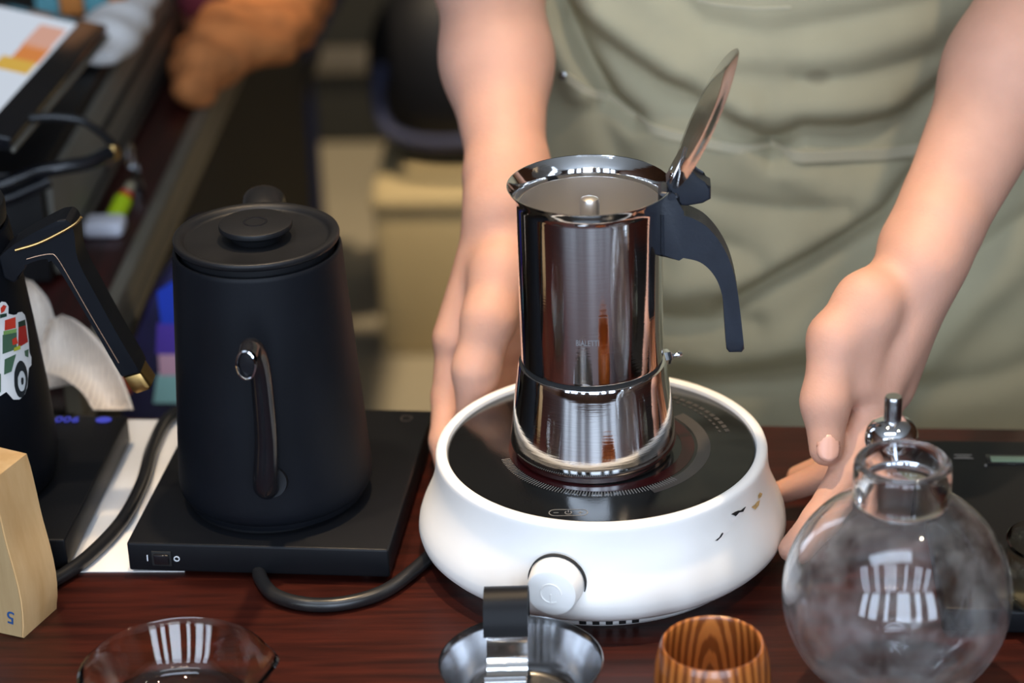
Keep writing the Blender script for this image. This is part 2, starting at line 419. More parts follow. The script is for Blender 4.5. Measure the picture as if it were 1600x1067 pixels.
for k in range(70):
    a = R(-165 + 1.75 * k)
    w_ = 0.00026; r0, r1 = 0.0585, 0.0640
    c_, s_ = math.cos(a), math.sin(a)
    vs = [bm.verts.new((r * c_ - q * s_, r * s_ + q * c_, ZG + 0.0002)) for r, q in ((r0, -w_), (r1, -w_), (r1, w_), (r0, w_))]
    bm.faces.new(vs)
o = from_bm('tick_marks', bm, 'print', HP, smooth=False); o['kind'] = 'stuff'
bm = bmesh.new()
for k in range(13):      # two rows of small worn printing at the back right
    a = R(62 - 4.0 * k)
    for row, (ra, rb) in enumerate(((0.0800, 0.0830), (0.0760, 0.0775))):
        c_, s_ = math.cos(a), math.sin(a); w_ = 0.0020 - row * 0.0005
        vs = [bm.verts.new((r * c_ - q * s_, r * s_ + q * c_, ZG + 0.0001)) for r, q in ((ra, -w_), (rb, -w_), (rb, w_), (ra, w_))]
        bm.faces.new(vs)
o = from_bm('worn_lettering', bm, 'print_dim', HP, smooth=False); o['kind'] = 'stuff'
# touch key: pill outline with minus, power, plus
kp = at_z(888, 801, 0.070); kc = Vector((kp.x, kp.y, ZG + 0.0001))
def ribbon(name, pts, wd, material, parent, closed=False, z=None):
    v, f = [], []; n = len(pts); P = [Vector(p) for p in pts]
    for i in range(n):
        a = P[(i - 1) % n] if closed or i else P[0]; b = P[(i + 1) % n] if closed or i < n - 1 else P[-1]
        T = (b - a).normalized(); N = Vector((-T.y, T.x, 0)) * wd / 2
        v += [P[i] - N, P[i] + N]
    for i in range(n if closed else n - 1):
        j = (i + 1) % n; f.append((2 * i, 2 * j, 2 * j + 1, 2 * i + 1))
    return from_py(name, v, f, material, parent, smooth=False)
pill = []
for k in range(17):
    a = R(90 + 180 * k / 16); pill.append(kc + Vector((-0.0078 + 0.0036 * math.cos(a), 0.0036 * math.sin(a), 0)))
for k in range(17):
    a = R(-90 + 180 * k / 16); pill.append(kc + Vector((0.0078 + 0.0036 * math.cos(a), 0.0036 * math.sin(a), 0)))
ribbon('key_outline', pill, 0.00055, 'print', HP, True)
ribbon('minus_mark', [kc + Vector((-0.0088, 0, 0)), kc + Vector((-0.0058, 0, 0))], 0.0006, 'print', HP)
ribbon('plus_mark', [kc + Vector((0.0056, 0, 0)), kc + Vector((0.0086, 0, 0))], 0.0006, 'print', HP)
ribbon('plus_mark', [kc + Vector((0.0071, -0.0017, 0)), kc + Vector((0.0071, 0.0017, 0))], 0.0006, 'print', HP)
ribbon('power_mark', [kc + Vector((0.0019 * math.sin(R(a)), 0.0019 * math.cos(R(a)), 0)) for a in range(40, 321, 20)], 0.0005, 'print', HP)
ribbon('power_mark', [kc + Vector((0, 0.0002, 0)), kc + Vector((0, 0.0026, 0))], 0.0005, 'print', HP)
# knob on the front, facing the camera and a little upward like the sloping wall it sits on
ka = math.atan2(-0.112, -0.0275); kz = 0.0375
KB = on_body(ka, kz, -0.004)
kd = Vector((math.cos(ka), math.sin(ka), 0.02)).normalized()
kx = Vector((-kd.y, kd.x, 0)).normalized() * 1.0
mk = frame(KB, kx, kd.cross(kx))
kn = lathe('knob', [(0.0, 0.0), (0.0166, 0.0), (0.0166, 0.0055), (0.0160, 0.011), (0.0154, 0.0160), (0.0148, 0.0176), (0.0137, 0.0181), (0.0, 0.0181)], 'white_pl', HP, 64)
kn.matrix_local = mk
gp = lathe('knob_gap', [(0.0170, 0.002), (0.0177, 0.002), (0.0177, 0.0046), (0.0170, 0.0046)], 'hole_shade', HP, 64, closed=True); gp.matrix_local = mk
pm = bmesh.new()
M['knob_mark'] = mat('knob_relief', srgb(206, 208, 208), 0.45)
pts = [Vector((0.0062 * math.sin(R(a)), 0.0062 * math.cos(R(a)), 0.0183)) for a in range(150, 451, 12)]
q = tube('power_emblem', pts, 0.00045, 'white_pl', kn, 8, 0); 
q = tube('power_emblem', [Vector((0, -0.0005, 0.0183)), Vector((0, -0.0068, 0.0183))], 0.00045, 'white_pl', kn, 8, 0)
pm.free()
# chips and cracks in the right flank
def flank_patch(name, pix, material, off, y_guess=-0.06):
    """pix polygon in the photo laid on the flaring wall of the plate"""
    v = []
    for (px, py) in pix:
        best = None
        for yy in np.linspace(-0.118, 0.02, 277):
            p = at_y(px, py, yy)
            if not 0.02 < p.z < 0.0695: continue
            e = abs(math.hypot(p.x, p.y) - hp_r(p.z))
            if best is None or e < best[0]: best = (e, p)
        p = best[1]; a = math.atan2(p.y, p.x); v.append(on_body(a, p.z, off))
    cpt = sum(v, Vector()) / len(v); a = math.atan2(cpt.y, cpt.x); cpt = on_body(a, cpt.z, off)
    n = len(v); return from_py(name, v + [cpt], [(i, (i + 1) % n, n) for i in range(n)], material, HP, smooth=False)
flank_patch('crack_edge', [(1140, 805), (1147, 800), (1152, 797), (1159, 796), (1166, 789), (1167, 792), (1160, 800), (1152, 808), (1143, 817), (1141, 813)], 'paper', 0.0004)
flank_patch('crack', [(1141, 803), (1147, 799), (1152, 797), (1158, 797), (1163, 791), (1164, 791), (1160, 799), (1154, 800), (1148, 806), (1145, 804)], 'hole_shade', 0.0007)
flank_patch('crack_edge', [(1115, 844), (1122, 839), (1127, 831), (1131, 830), (1138, 828), (1142, 826), (1136, 832), (1130, 838), (1124, 847), (1119, 846)], 'paper', 0.0004)
flank_patch('crack', [(1116, 844), (1122, 840), (1126, 833), (1128, 831), (1129, 833), (1126, 838), (1120, 844)], 'hole_shade', 0.0007)
flank_patch('crack', [(1173, 792), (1178, 788), (1182, 783), (1186, 781), (1184, 789), (1179, 796), (1176, 794)], 'grime', 0.0006)
flank_patch('crack', [(1183, 774), (1186, 769), (1190, 771), (1188, 776), (1184, 779)], 'grime', 0.0006)

# ================================================================== moka pot
PX, PY, PZ = -0.0050, -0.002, 0.0703
MP = empty('moka_pot', (PX, PY, PZ)); tag(MP, 'polished steel stovetop coffee pot with open lid on hot plate', 'coffee pot')
# boiler
lathe('boiler', [(0.0, 0.0), (0.0470, 0.0), (0.0485, 0.0012), (0.0487, 0.0040), (0.0500, 0.0052), (0.0512, 0.0068), (0.0516, 0.0090), (0.0513, 0.0120), (0.0504, 0.0200),
                 (0.0490, 0.0320), (0.0475, 0.0440), (0.0462, 0.0540), (0.0454, 0.0596), (0.0449, 0.0612), (0.0438, 0.0617), (0.0, 0.0617)], 'steel', MP, 128, angle=30)
lathe('gasket_groove', [(0.0, 0.0600), (0.0432, 0.0600), (0.0432, 0.0640), (0.0, 0.0640)], 'hole_shade', MP, 96)
# upper jug: open steel wall with flared rim; the flare is cut away beside the hinge
def rim_gap(p, a):
    return p
ZT = 0.1655
jug = [(0.0, 0.0636), (0.0420, 0.0636), (0.0434, 0.0644), (0.0437, 0.0660), (0.0437, ZT), (0.0440, ZT + 0.0022), (0.0450, ZT + 0.0045), (0.0470, ZT + 0.0078), (0.0488, ZT + 0.0104),
       (0.0490, ZT + 0.0109), (0.0485, ZT + 0.0108), (0.0466, ZT + 0.0082), (0.0446, ZT + 0.0048), (0.0434, ZT + 0.0022), (0.0430, ZT), (0.0430, 0.0700), (0.0, 0.0700)]
j = lathe('jug', jug, 'steel', MP, 160, angle=30)
bm = bmesh.new(); bm.from_mesh(j.data)
kill = [fc for fc in bm.faces if fc.calc_center_median().z > ZT + 0.003 and abs(math.atan2(fc.calc_center_median().y, fc.calc_center_median().x)) < R(13)]
bmesh.ops.delete(bm, geom=kill, context='FACES'); bm.to_mesh(j.data); bm.free()
lathe('inner_wall', [(0.0428, 0.0702), (0.0428, ZT - 0.001), (0.0424, ZT - 0.001), (0.0424, 0.0706), (0.0, 0.0706), (0.0, 0.0702)], 'steel_in', MP, 96, angle=30)
lathe('coffee_column', [(0.0, 0.0706), (0.0085, 0.0706), (0.0068, 0.10), (0.0058, 0.154), (0.0060, 0.1590), (0.0060, 0.1650), (0.0052, 0.1672), (0.0030, 0.1682), (0.0, 0.1684)], 'steel_in', MP, 40)
# lettering etched into the jug
me = text_mesh('BIALETTI', 0.0046, 0.0)
bm = bmesh.new(); bm.from_mesh(me)
bmesh.ops.subdivide_edges(bm, edges=bm.edges, cuts=1)
tp = at_y(918, 537, PY - 0.0437)
a0 = math.atan2(-0.0437, tp.x - PX); zc = tp.z - PZ
for q in bm.verts:
    a = a0 + (q.co.x * 0.78) / 0.0437; zz = zc + q.co.y * 1.15
    q.co = Vector((0.04385 * math.cos(a), 0.04385 * math.sin(a), zz))
bm.to_mesh(me); bm.free()
finish('etched_lettering', me, 'engrave', MP, smooth=False)
# safety valve at the back right of the boiler
va = R(22); vd = Vector((math.cos(va), math.sin(va), 0))
vm = frame(vd * 0.0450 + Vector((0, 0, 0.0535)), Vector((-vd.y, vd.x, 0)), Vector((0, 0, 1)))
vv = prism('valve_nut', [(0.0048 * math.cos(R(60 * k)), 0.0048 * math.sin(R(60 * k))) for k in range(6)], 0.0075, 'chrome', MP, 'Z', 0.0006)
vv.matrix_local = vm @ Matrix.Translation((0, 0, 0.003))
vt = lathe('valve_tip', [(0.0, 0.0), (0.0026, 0.0), (0.0026, 0.008), (0.0015, 0.0085), (0.0015, 0.0115), (0.0022, 0.0125), (0.0018, 0.0145), (0.0, 0.0148)], 'chrome', MP, 20)
vt.matrix_local = vm
# black handle: outline taken in the plane of the handle
def hx(px, py, y=-0.0085):
    p = at_y(px, py, PY + y); return (p.x - PX, p.z - PZ)
def arc2(pts, n=6): return [(q.x, q.y) for q in catmull([(x, y, 0) for x, y in pts], n)]
outer = [(1029, 303), (1034, 300), (1058, 302), (1062, 307), (1063, 333)] + arc2([(1066, 335), (1084, 341), (1104, 353), (1124, 376), (1140, 406), (1150, 442), (1157, 490), (1163, 546)]) + [(1159, 551), (1139, 551)] + \
    arc2([(1135, 546), (1132, 500), (1128, 460), (1116, 430), (1094, 409), (1062, 401)]) + [(1029, 401), (1024, 398), (1024, 388), (1029, 380)]
prism('handle', [hx(*q) for q in outer], 0.019, 'plastic', MP, 'Y', 0.0022, 3)
tube('handle_seam', [(hx(1036, 335)[0], -0.0097, hx(1036, 335)[1]), (hx(1037, 398)[0], -0.0097, hx(1037, 398)[1])], 0.0005, 'plastic', MP, 8, 0)
# thumb lever joined to the lid
lev = [(1041, 287), (1050, 276), (1062, 262), (1070, 258), (1076, 268), (1088, 281), (1099, 288), (1111, 293), (1111, 312), (1098, 319), (1074, 323), (1062, 322), (1056, 306), (1046, 300)]
prism('lid_lever', [hx(*q) for q in lev], 0.016, 'plastic', MP, 'Y', 0.0016, 3)
# lid: a shallow dished disc with a pointed tip, standing open past upright
th = R(25.5)
d_up = Vector((math.sin(th), 0, math.cos(th))); d_n = Vector((-math.cos(th), 0, math.sin(th)))     # up the lid, and the face turned to the jug
hp0 = at_y(1049, 283, PY); hinge = Vector((hp0.x - PX, 0, hp0.z - PZ))
def lid_mesh(name, rad, z0, prof_f, material, tip=0.0, zoff=0.0):
    bm = bmesh.new(); rings = 10; seg = 96; rows = []
    for i in range(1, rings + 1):
        row = []
        for k in range(seg):
            a = 2 * math.pi * k / seg; s = i / rings
            rr = rad * s * (1 + tip * s * max(0, math.cos(a)) ** 14)
            row.append(bm.verts.new(Vector((rr * math.cos(a), rr * math.sin(a), prof_f(s) + zoff))))
        rows.append(row)
    ctr = bm.verts.new((0, 0, prof_f(0) + zoff))
    for k in range(seg):
        bm.faces.new((ctr, rows[0][k], rows[0][(k + 1) % seg]))
        for i in range(rings - 1):
            bm.faces.new((rows[i][k], rows[i + 1][k], rows[i + 1][(k + 1) % seg], rows[i][(k + 1) % seg]))
    r = bmesh.ops.solidify(bm, geom=bm.faces[:], thickness=0.0007)
    o = from_bm(name, bm, material, MP, angle=30)
    o.matrix_local = frame(hinge + d_up * (0.0425), d_up, Vector((0, 1, 0)))
    return o
LIDF = lambda s: (0.0014 if s < 0.72 else (0.0005 if s < 0.82 else 0.0)) - (0.0006 * s * s if s > 0.9 else 0)
lid = lid_mesh('lid', 0.0435, 0, LIDF, 'steel', 0.07)
prism('hinge_bracket', [(-0.011, 0.0), (0.011, 0.0), (0.008, 0.016), (0.0, 0.021), (-0.008, 0.016)], 0.0016, 'steel', MP, 'X', 0.0004, 1,
      tuple(hinge + d_up * 0.002 + d_n * 0.002), (0, th, 0))
for sy in (-0.0055, 0.0055):
    rv = lathe('rivet', [(0.0, 0.0), (0.0026, 0.0), (0.0023, 0.0012), (0.0012, 0.0019), (0.0, 0.0021)], 'chrome', MP, 20)
    rv.matrix_local = frame(hinge + d_up * 0.0055 + d_n * 0.003 + Vector((0, sy, 0)), Vector((0, 1, 0)), d_up)
rv = tube('hinge_pin', [hinge + Vector((0, -0.0105, -0.006)), hinge + Vector((0, 0.0105, -0.006))], 0.0024, 'plastic', MP, 14, 0)

# ================================================================== kettle on its heating base
BC = Vector((-0.2065, 0.0537, 0)); BRZ = R(-4.3)
KB2 = empty('heating_base', BC, BRZ); tag(KB2, 'flat black heating base with I and O switch under spouted kettle', 'kettle base')
box('body', (0.164, 0.188, 0.020), 'base_blk', KB2, (0, 0, 0.014), 0.0016, 3)
for sx in (-0.065, 0.065):
    for sy in (-0.078, 0.078):
        lathe('foot', [(0, 0), (0.008, 0), (0.008, 0.0042), (0, 0.0042)], 'rubber', KB2, 24, (sx, sy, 0))
fy = -0.0943
box('switch_frame', (0.0125, 0.0012, 0.0105), 'hole_shade', KB2, (-0.0605, fy, 0.0135), 0.0005)
sw = box('switch', (0.0095, 0.003, 0.0075), 'gloss_blk', KB2, (-0.0605, fy - 0.0006, 0.0135), 0.0008, rot=(R(8), 0, 0))
text('switch_letter', 'I', 0.0062, 'print_white', KB2, frame((-0.0695, fy - 0.0002, 0.0135), (1, 0, 0), (0, 0, 1)))
text('switch_letter', 'O', 0.0052, 'print_white', KB2, frame((-0.0510, fy - 0.0002, 0.0135), (1, 0, 0), (0, 0, 1)), 0.0003)
arc_ring('indicator_ring', 0.0034, 0.0042, 0, 6.2832, 0.0241, 'print_dim', KB2).location = (0.066, 0.081, 0)
lathe('coupling_plate', [(0, 0.0236), (0.052, 0.0236), (0.052, 0.0282), (0.050, 0.0270), (0, 0.0270)], 'base_blk', KB2, 72, (-0.004, -0.026, 0))

KX, KY, KZ = -0.2092, 0.0276, 0.0270
K2 = empty('kettle', (KX, KY, KZ)); tag(K2, 'matte black kettle with thin front spout and round lid knob', 'kettle')
k2p = [(0.0, 0.0), (0.0540, 0.0), (0.0562, 0.0010), (0.0572, 0.0035), (0.0574, 0.0050), (0.0596, 0.0068), (0.0610, 0.0100), (0.0614, 0.0140), (0.0612, 0.0200),
       (0.0516, 0.1670), (0.0514, 0.1690), (0.0508, 0.1698), (0.0496, 0.1698), (0.0488, 0.1690), (0.0488, 0.1600), (0.0, 0.1600)]
lathe('body', k2p, 'matte', K2, 128)
def k2_r(z): return 0.0612 + (0.0516 - 0.0612) * (z - 0.02) / 0.147
ld = lathe('lid', [(0.0, 0.1610), (0.0468, 0.1610), (0.0468, 0.1735), (0.0496, 0.1740), (0.0505, 0.1752), (0.0506, 0.1770), (0.0502, 0.1782), (0.0494, 0.1786), (0.0470, 0.1785), (0.0456, 0.1778),
                   (0.0444, 0.1762), (0.0436, 0.1752), (0.0420, 0.1750), (0.0240, 0.1750), (0.0, 0.1750)], 'matte_lid', K2, 128, angle=50)
kb = lathe('knob', [(0.0, 0.1748), (0.0150, 0.1748), (0.0165, 0.1780), (0.0180, 0.1800), (0.0210, 0.1812), (0.0222, 0.1822), (0.0224, 0.1840), (0.0220, 0.1852), (0.0208, 0.1857), (0.0, 0.1857)], 'matte_lid', K2, 72)
arc_ring('knob_mark', 0.0060, 0.0075, 0, 6.2832, 0.1857, 'gloss_blk', kb)
S0 = Vector((-0.2045 - KX, -0.0340 - KY, 0.0668 - KZ))
sp = [S0 + Vector((0, 0.012, -0.006)), S0 + Vector((0, -0.006, 0.001)), at_y(416, 690, -0.045) - K2.location, at_y(412, 630, -0.050) - K2.location, at_y(406, 575, -0.056) - K2.location,
      at_y(398, 548, -0.064) - K2.location, at_y(390, 545, -0.074) - K2.location, at_y(386, 560, -0.084) - K2.location]
tube('spout', sp, [0.0085, 0.0080, 0.0070, 0.0066, 0.0063, 0.0061, 0.0060, 0.0058], 'gloss_blk', K2, 20, 8, open_end=True)
d = (sp[-1] - sp[-2]).normalized(); xr = Vector((1, 0, 0))
lp = lathe('spout_lip', [(0.0050, -0.005), (0.0057, -0.003), (0.0059, 0.0), (0.0053, 0.0004), (0.0048, -0.0004), (0.0046, -0.005)], 'chrome', K2, 32, closed=True)
LPM = frame(at_y(384, 571, -0.0865) - K2.location, (1, -0.10, 0), (0, 0.10, 1)) @ Matrix.Diagonal((1.0, 1.55, 1.0, 1.0)); lp.matrix_local = LPM
lathe('spout_bore', [(0.0, -0.0040), (0.0046, -0.0036), (0.0047, -0.0008), (0.0044, -0.0030), (0.0, -0.0034)], 'gloss_blk', K2, 24).matrix_local = LPM
tube('spout_collar', [S0 + Vector((0.003, 0.006, -0.003)), S0 + Vector((0.003, -0.0035, 0.0005))], 0.0092, 'matte', K2, 24, 0)
hp_ = [(-0.004, 0.048, 0.155), (-0.006, 0.066, 0.1655), (-0.008, 0.086, 0.1660), (-0.009, 0.104, 0.152), (-0.009, 0.110, 0.120), (-0.009, 0.106, 0.060)]
tube('handle', hp_, [0.010, 0.0095, 0.009, 0.009, 0.009, 0.008], 'matte_lid', K2, 20, 8, ry=0.0130)

# ================================================================== left kettle with sticker, on its own base
LB = empty('lit_kettle_base', (-0.4165, 0.058, 0), R(-2.6)); tag(LB, 'black kettle base with blue lit digits, at left edge', 'kettle base')
LBi = Matrix.Translation((-0.4165, 0.058, 0)) @ Matrix.Rotation(R(-2.6), 4, 'Z')
def inL(p): return LBi.inverted() @ Vector(p)
box('body', (0.172, 0.168, 0.020), 'base_blk', LB, (0, 0, 0.014), 0.0014, 3)
for sx in (-0.07, 0.07):
    for sy in (-0.07, 0.07):
        lathe('foot', [(0, 0), (0.008, 0), (0.008, 0.0042), (0, 0.0042)], 'rubber', LB, 24, (sx, sy, 0))
M['blue_led'] = emit('blue_digits', (0.10, 0.12, 1.0, 1), 0.55)
dg_ = inL(at_z(105, 656, 0.0242))
text('display_digits', '006', 0.0115, 'blue_led', LB, frame(dg_ + Vector((0, 0, 0.0002)), (1, 0, 0), (0.25, 1, 0)))
ic = inL(at_z(162, 656, 0.0242))
q = lathe('display_icon', [(0.0, 0.0), (0.0042, 0.0), (0.0042, 0.0003), (0.0, 0.0003)], 'blue_led', LB, 24, tuple(ic)); q.scale = (1.3, 1.0, 1)

K1 = empty('sticker_kettle', (-0.42, 0.05, 0.0242)); tag(K1, 'black kettle with festive truck sticker and brass tipped handle, cut by left edge', 'kettle')
k1p = [(0.0, 0.0), (0.0580, 0.0), (0.0610, 0.0015), (0.0630, 0.006), (0.0648, 0.014), (0.0652, 0.022), (0.0649, 0.030), (0.0636, 0.0608), (0.0602, 0.1053), (0.0572, 0.1399), (0.0530, 0.1751),
       (0.0524, 0.1775), (0.0505, 0.1780), (0.0500, 0.1740), (0.0, 0.1740)]
lathe('body', k1p, 'matte', K1, 128)
def k1_r(z):
    for (r0, z0), (r1, z1) in zip(k1p[4:11], k1p[5:12]):
        if z0 <= z <= z1: return r0 + (r1 - r0) * (z - z0) / (z1 - z0)
    return 0.055
lathe('lid', [(0.0, 0.1740), (0.0490, 0.1740), (0.0490, 0.1800), (0.0518, 0.1812), (0.0520, 0.1900), (0.0512, 0.1925), (0.0480, 0.1930), (0.0450, 0.1905), (0.0, 0.1905)], 'matte_lid', K1, 96)
lathe('knob', [(0.0, 0.1905), (0.016, 0.1905), (0.018, 0.196), (0.021, 0.198), (0.0215, 0.201), (0.020, 0.202), (0.0, 0.202)], 'matte_lid', K1, 48)
def k1xz(px, py): p = at_y(px, py, 0.040); return (p.x + 0.42, p.z - 0.0242)
hd = arc2([(4, 392), (22, 376), (45, 361), (72, 346), (98, 333)]) + arc2([(108, 332), (117, 340), (122, 356), (125, 385), (134, 410), (150, 440), (186, 506), (224, 571)]) + \
    arc2([(196, 578), (180, 551), (140, 481), (104, 420), (88, 398), (76, 394), (58, 398), (42, 405)]) + [(36, 425), (28, 432), (12, 424)]
prism('handle', [k1xz(*q) for q in hd], 0.022, 'matte', K1, 'Y', 0.005, 4, (0, -0.010, 0))
tp_ = [(196, 579), (224, 571), (240, 594), (237, 600), (218, 606), (211, 603)]
prism('brass_tip', [k1xz(*q) for q in tp_], 0.0205, 'brass', K1, 'Y', 0.003, 2, (0, -0.010, 0))
def k1p3(px, py, y): p = at_y(px, py, y); return p - K1.location
tube('brass_inlay', [k1p3(24, 391, 0.0282), k1p3(60, 380, 0.0282), (k1p3(95, 363, 0.0282)), k1p3(118, 349, 0.0282), k1p3(127, 339, 0.0282)], 0.0009, 'brass', K1, 8, 6)
tube('copper_inlay', [k1p3(42, 404, 0.0300), k1p3(60, 399, 0.0300), k1p3(79, 396, 0.0300), k1p3(88, 400, 0.0300), k1p3(104, 425, 0.0300), k1p3(140, 488, 0.0300), k1p3(186, 566, 0.0300)], 0.0011, 'copper', K1, 8, 4)
# the sticker: layers laid on the curved wall
def wrap_patch(name, pix, material, off, parent):
    v = []
    for (px, py) in pix:
        best = None
        for yy in np.linspace(-0.016, 0.05, 133):
            p = at_y(px, py, yy); zz = p.z - 0.0242
            if not 0.01 < zz < 0.178: continue
            e = abs(math.hypot(p.x + 0.42, p.y - 0.05) - k1_r(zz))
            if best is None or e < best[0]: best = (e, p)
        p = best[1]; a = math.atan2(p.y - 0.05, p.x + 0.42); zz = p.z - 0.0242; rr = k1_r(zz) + off
        v.append(Vector((rr * math.cos(a), rr * math.sin(a), zz)))
    bm = bmesh.new(); vs = [bm.verts.new(q) for q in v]
    fc = bm.faces.new(vs); bmesh.ops.triangulate(bm, faces=[fc])
    return from_bm(name, bm, material, parent, smooth=False)
for k_, c_ in dict(st_white=(232, 230, 226), st_green=(74, 104, 80), st_dgreen=(36, 60, 48), st_red=(176, 40, 36), st_red2=(206, 62, 44), st_lime=(128, 164, 92), st_yel=(186, 186, 60), st_tyre=(38, 42, 44), st_hub=(206, 208, 206)).items():
    M[k_] = mat(k_, srgb(*c_), 0.4)
stk = wrap_patch('truck_sticker', [(-30, 480), (-4, 476), (2, 471), (8, 472), (12, 478), (12, 490), (20, 492), (25, 491), (27, 488), (33, 487), (38, 492), (41, 506), (44, 530), (45, 550), (48, 558), (48, 570), (44, 575), (43, 590), (42, 604), (38, 616), (30, 624), (20, 624),
    (13, 616), (9, 612), (0, 618), (-30, 628)], 'st_white', 0.0004, K1)
def circ(cx, cy, rx, ry, n=18): return [(cx + rx * math.cos(2 * math.pi * k / n), cy + ry * math.sin(2 * math.pi * k / n)) for k in range(n)]
for nm, pp, mm, of in (('gift_shape', [(-28, 490), (-2, 489), (-2, 562), (-28, 570)], 'st_dgreen', .0006), ('gift_shape', [(-1, 481), (4, 476), (9, 478), (5, 486), (0, 489)], 'st_red2', .0008),
                       ('gift_shape', [(-1, 491), (9, 489), (9, 494), (-1, 497)], 'st_dgreen', .0007), ('gift_shape', [(6, 500), (23, 495), (23, 512), (6, 516)], 'st_red2', .0007),
                       ('gift_shape', [(4, 517), (24, 513), (24, 519), (4, 523)], 'st_lime', .0008), ('gift_shape', [(3, 523), (25, 519), (25, 545), (3, 553)], 'st_green', .0006),
                       ('gift_shape', [(27, 503), (38, 499), (39, 508), (27, 511)], 'st_dgreen', .0007), ('gift_shape', [(27, 511), (39, 508), (42, 534), (27, 543)], 'st_red', .0007),
                       ('gift_shape', [(17, 530), (24, 526), (26, 536), (18, 539)], 'st_red2', .0009), ('gift_shape', [(20, 543), (30, 539), (30, 545), (20, 549)], 'st_yel', .0009),
                       ('truck_panel', [(6, 561), (24, 553), (20, 566), (17, 580), (5, 585)], 'st_green', .0007), ('truck_panel', [(37, 548), (43, 545), (43, 558), (38, 556)], 'st_green', .0007),
                       ('truck_panel', [(-28, 590), (0, 583), (0, 612), (-28, 620)], 'st_green', .0007), ('tyre', circ(31, 592, 10.5, 29), 'st_tyre', .0008), ('wheel_hub', circ(32, 595, 6.0, 16), 'st_hub', .0010), ('wheel_hub', circ(32.5, 595, 2.2, 6), 'st_tyre', .0012)):
    wrap_patch(nm, pp, mm, of, stk)

# ================================================================== things lying on the table
pp_ = prism('sheet_of_paper', [(-0.338, -0.0290), (-0.262, -0.0300), (-0.250, 0.1745), (-0.336, 0.1775)], 0.0006, 'paper', None, 'Z', 0, 1, (0, 0, 0.0004))
tag(pp_, 'white sheet of paper lying under the kettle base', 'paper')
cA = [at_z(x, y, z) for x, y, z in ((300, 636, 0.0055), (262, 655, 0.0055), (238, 700, 0.0055), (222, 755, 0.0055), (190, 815, 0.0055), (140, 868, 0.0055), (92, 902, 0.0050), (40, 925, 0.0050), (-60, 950, 0.005))]
tag(tube('power_cord', cA, 0.0046, 'rubber', None, 14, 8), 'black cord curving across the white paper', 'cord')
cB = [at_z(x, y, z) for x, y, z in ((404, 886, 0.0050), (408, 905, 0.0046), (430, 930, 0.0046), (480, 944, 0.0046), (540, 942, 0.0046), (600, 924, 0.0046), (648, 890, 0.0046), (690, 850, 0.0046))]
tag(tube('power_cord', cB, 0.0045, 'rubber', None, 14, 8), 'black cord looping in front of kettle base toward hot plate', 'cord')

# wooden block with arched side
WBO = at_z(33, 997, 0.0); WB = empty('wooden_block', WBO, R(-21)); tag(WB, 'pale maple block with curved side and blue number', 'block')
prof_w = []
H_ = 0.1060
for k in range(13):
    t_ = k / 12; prof_w.append((0.0015 - 0.0006 * 0 + 0.004 * math.sin(math.pi * min(1, t_ * 1.6)) * (1 - t_) - 0.0065 * t_ ** 2.2, H_ * t_))
left = -0.085
outline = prof_w + [(left + 0.02, H_ + 0.003), (left, H_ - 0.01), (left, 0.0)]
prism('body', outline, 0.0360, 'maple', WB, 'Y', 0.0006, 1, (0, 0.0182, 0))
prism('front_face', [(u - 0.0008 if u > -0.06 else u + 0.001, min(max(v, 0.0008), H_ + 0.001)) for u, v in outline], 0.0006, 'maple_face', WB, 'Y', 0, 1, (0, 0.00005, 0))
box('inset', (0.030, 0.0010, 0.016), 'hole_shade', WB, (-0.0285, -0.0001, 0.0290), 0.0003)
box('inset_plate', (0.029, 0.0012, 0.0115), 'paper', WB, (-0.0288, -0.0003, 0.0304), 0.0003)
M['blue_ink'] = mat('blue_ink', srgb(24, 70, 122), 0.6)
text('number', '5', 0.0125, 'blue_ink', WB, frame((-0.0052, -0.0004, 0.0140), (-1, 0, 0.12), (0, 0, -1)))

# glass dish with pouring lip
def shell(name, outer, th, material, parent, seg=96, loc=(0, 0, 0), warp=None):
    inner = [(max(0.0, r - th), z + (th if r - th <= 0.001 or k == 0 else 0)) for k, (r, z) in enumerate(outer)]
    pr = outer + [((outer[-1][0] + inner[-1][0]) / 2, outer[-1][1] + th * 0.4)] + inner[::-1]
    return lathe(name, pr, material, parent, seg, loc, False, 60, warp)
def lip(p, a):
    x, y, z = p; g = math.exp(-((a - R(8)) / R(13)) ** 2) if a < math.pi else math.exp(-((a - 2 * math.pi - R(8)) / R(13)) ** 2)
    k = 1 + 0.09 * g * max(0, (z - 0.012) / 0.018); return (x * k, y * k, z)
gd = shell('glass_dish', [(0.0, 0.0), (0.0340, 0.0), (0.0385, 0.0012), (0.0420, 0.0045), (0.0455, 0.0110), (0.0490, 0.0190), (0.0515, 0.0255), (0.0535, 0.0300)], 0.0032, 'glass_y', None, 96, (-0.2393, -0.1843, 0.0003), lip)
tag(gd, 'clear round glass dish with pouring lip, front left on the table', 'dish')

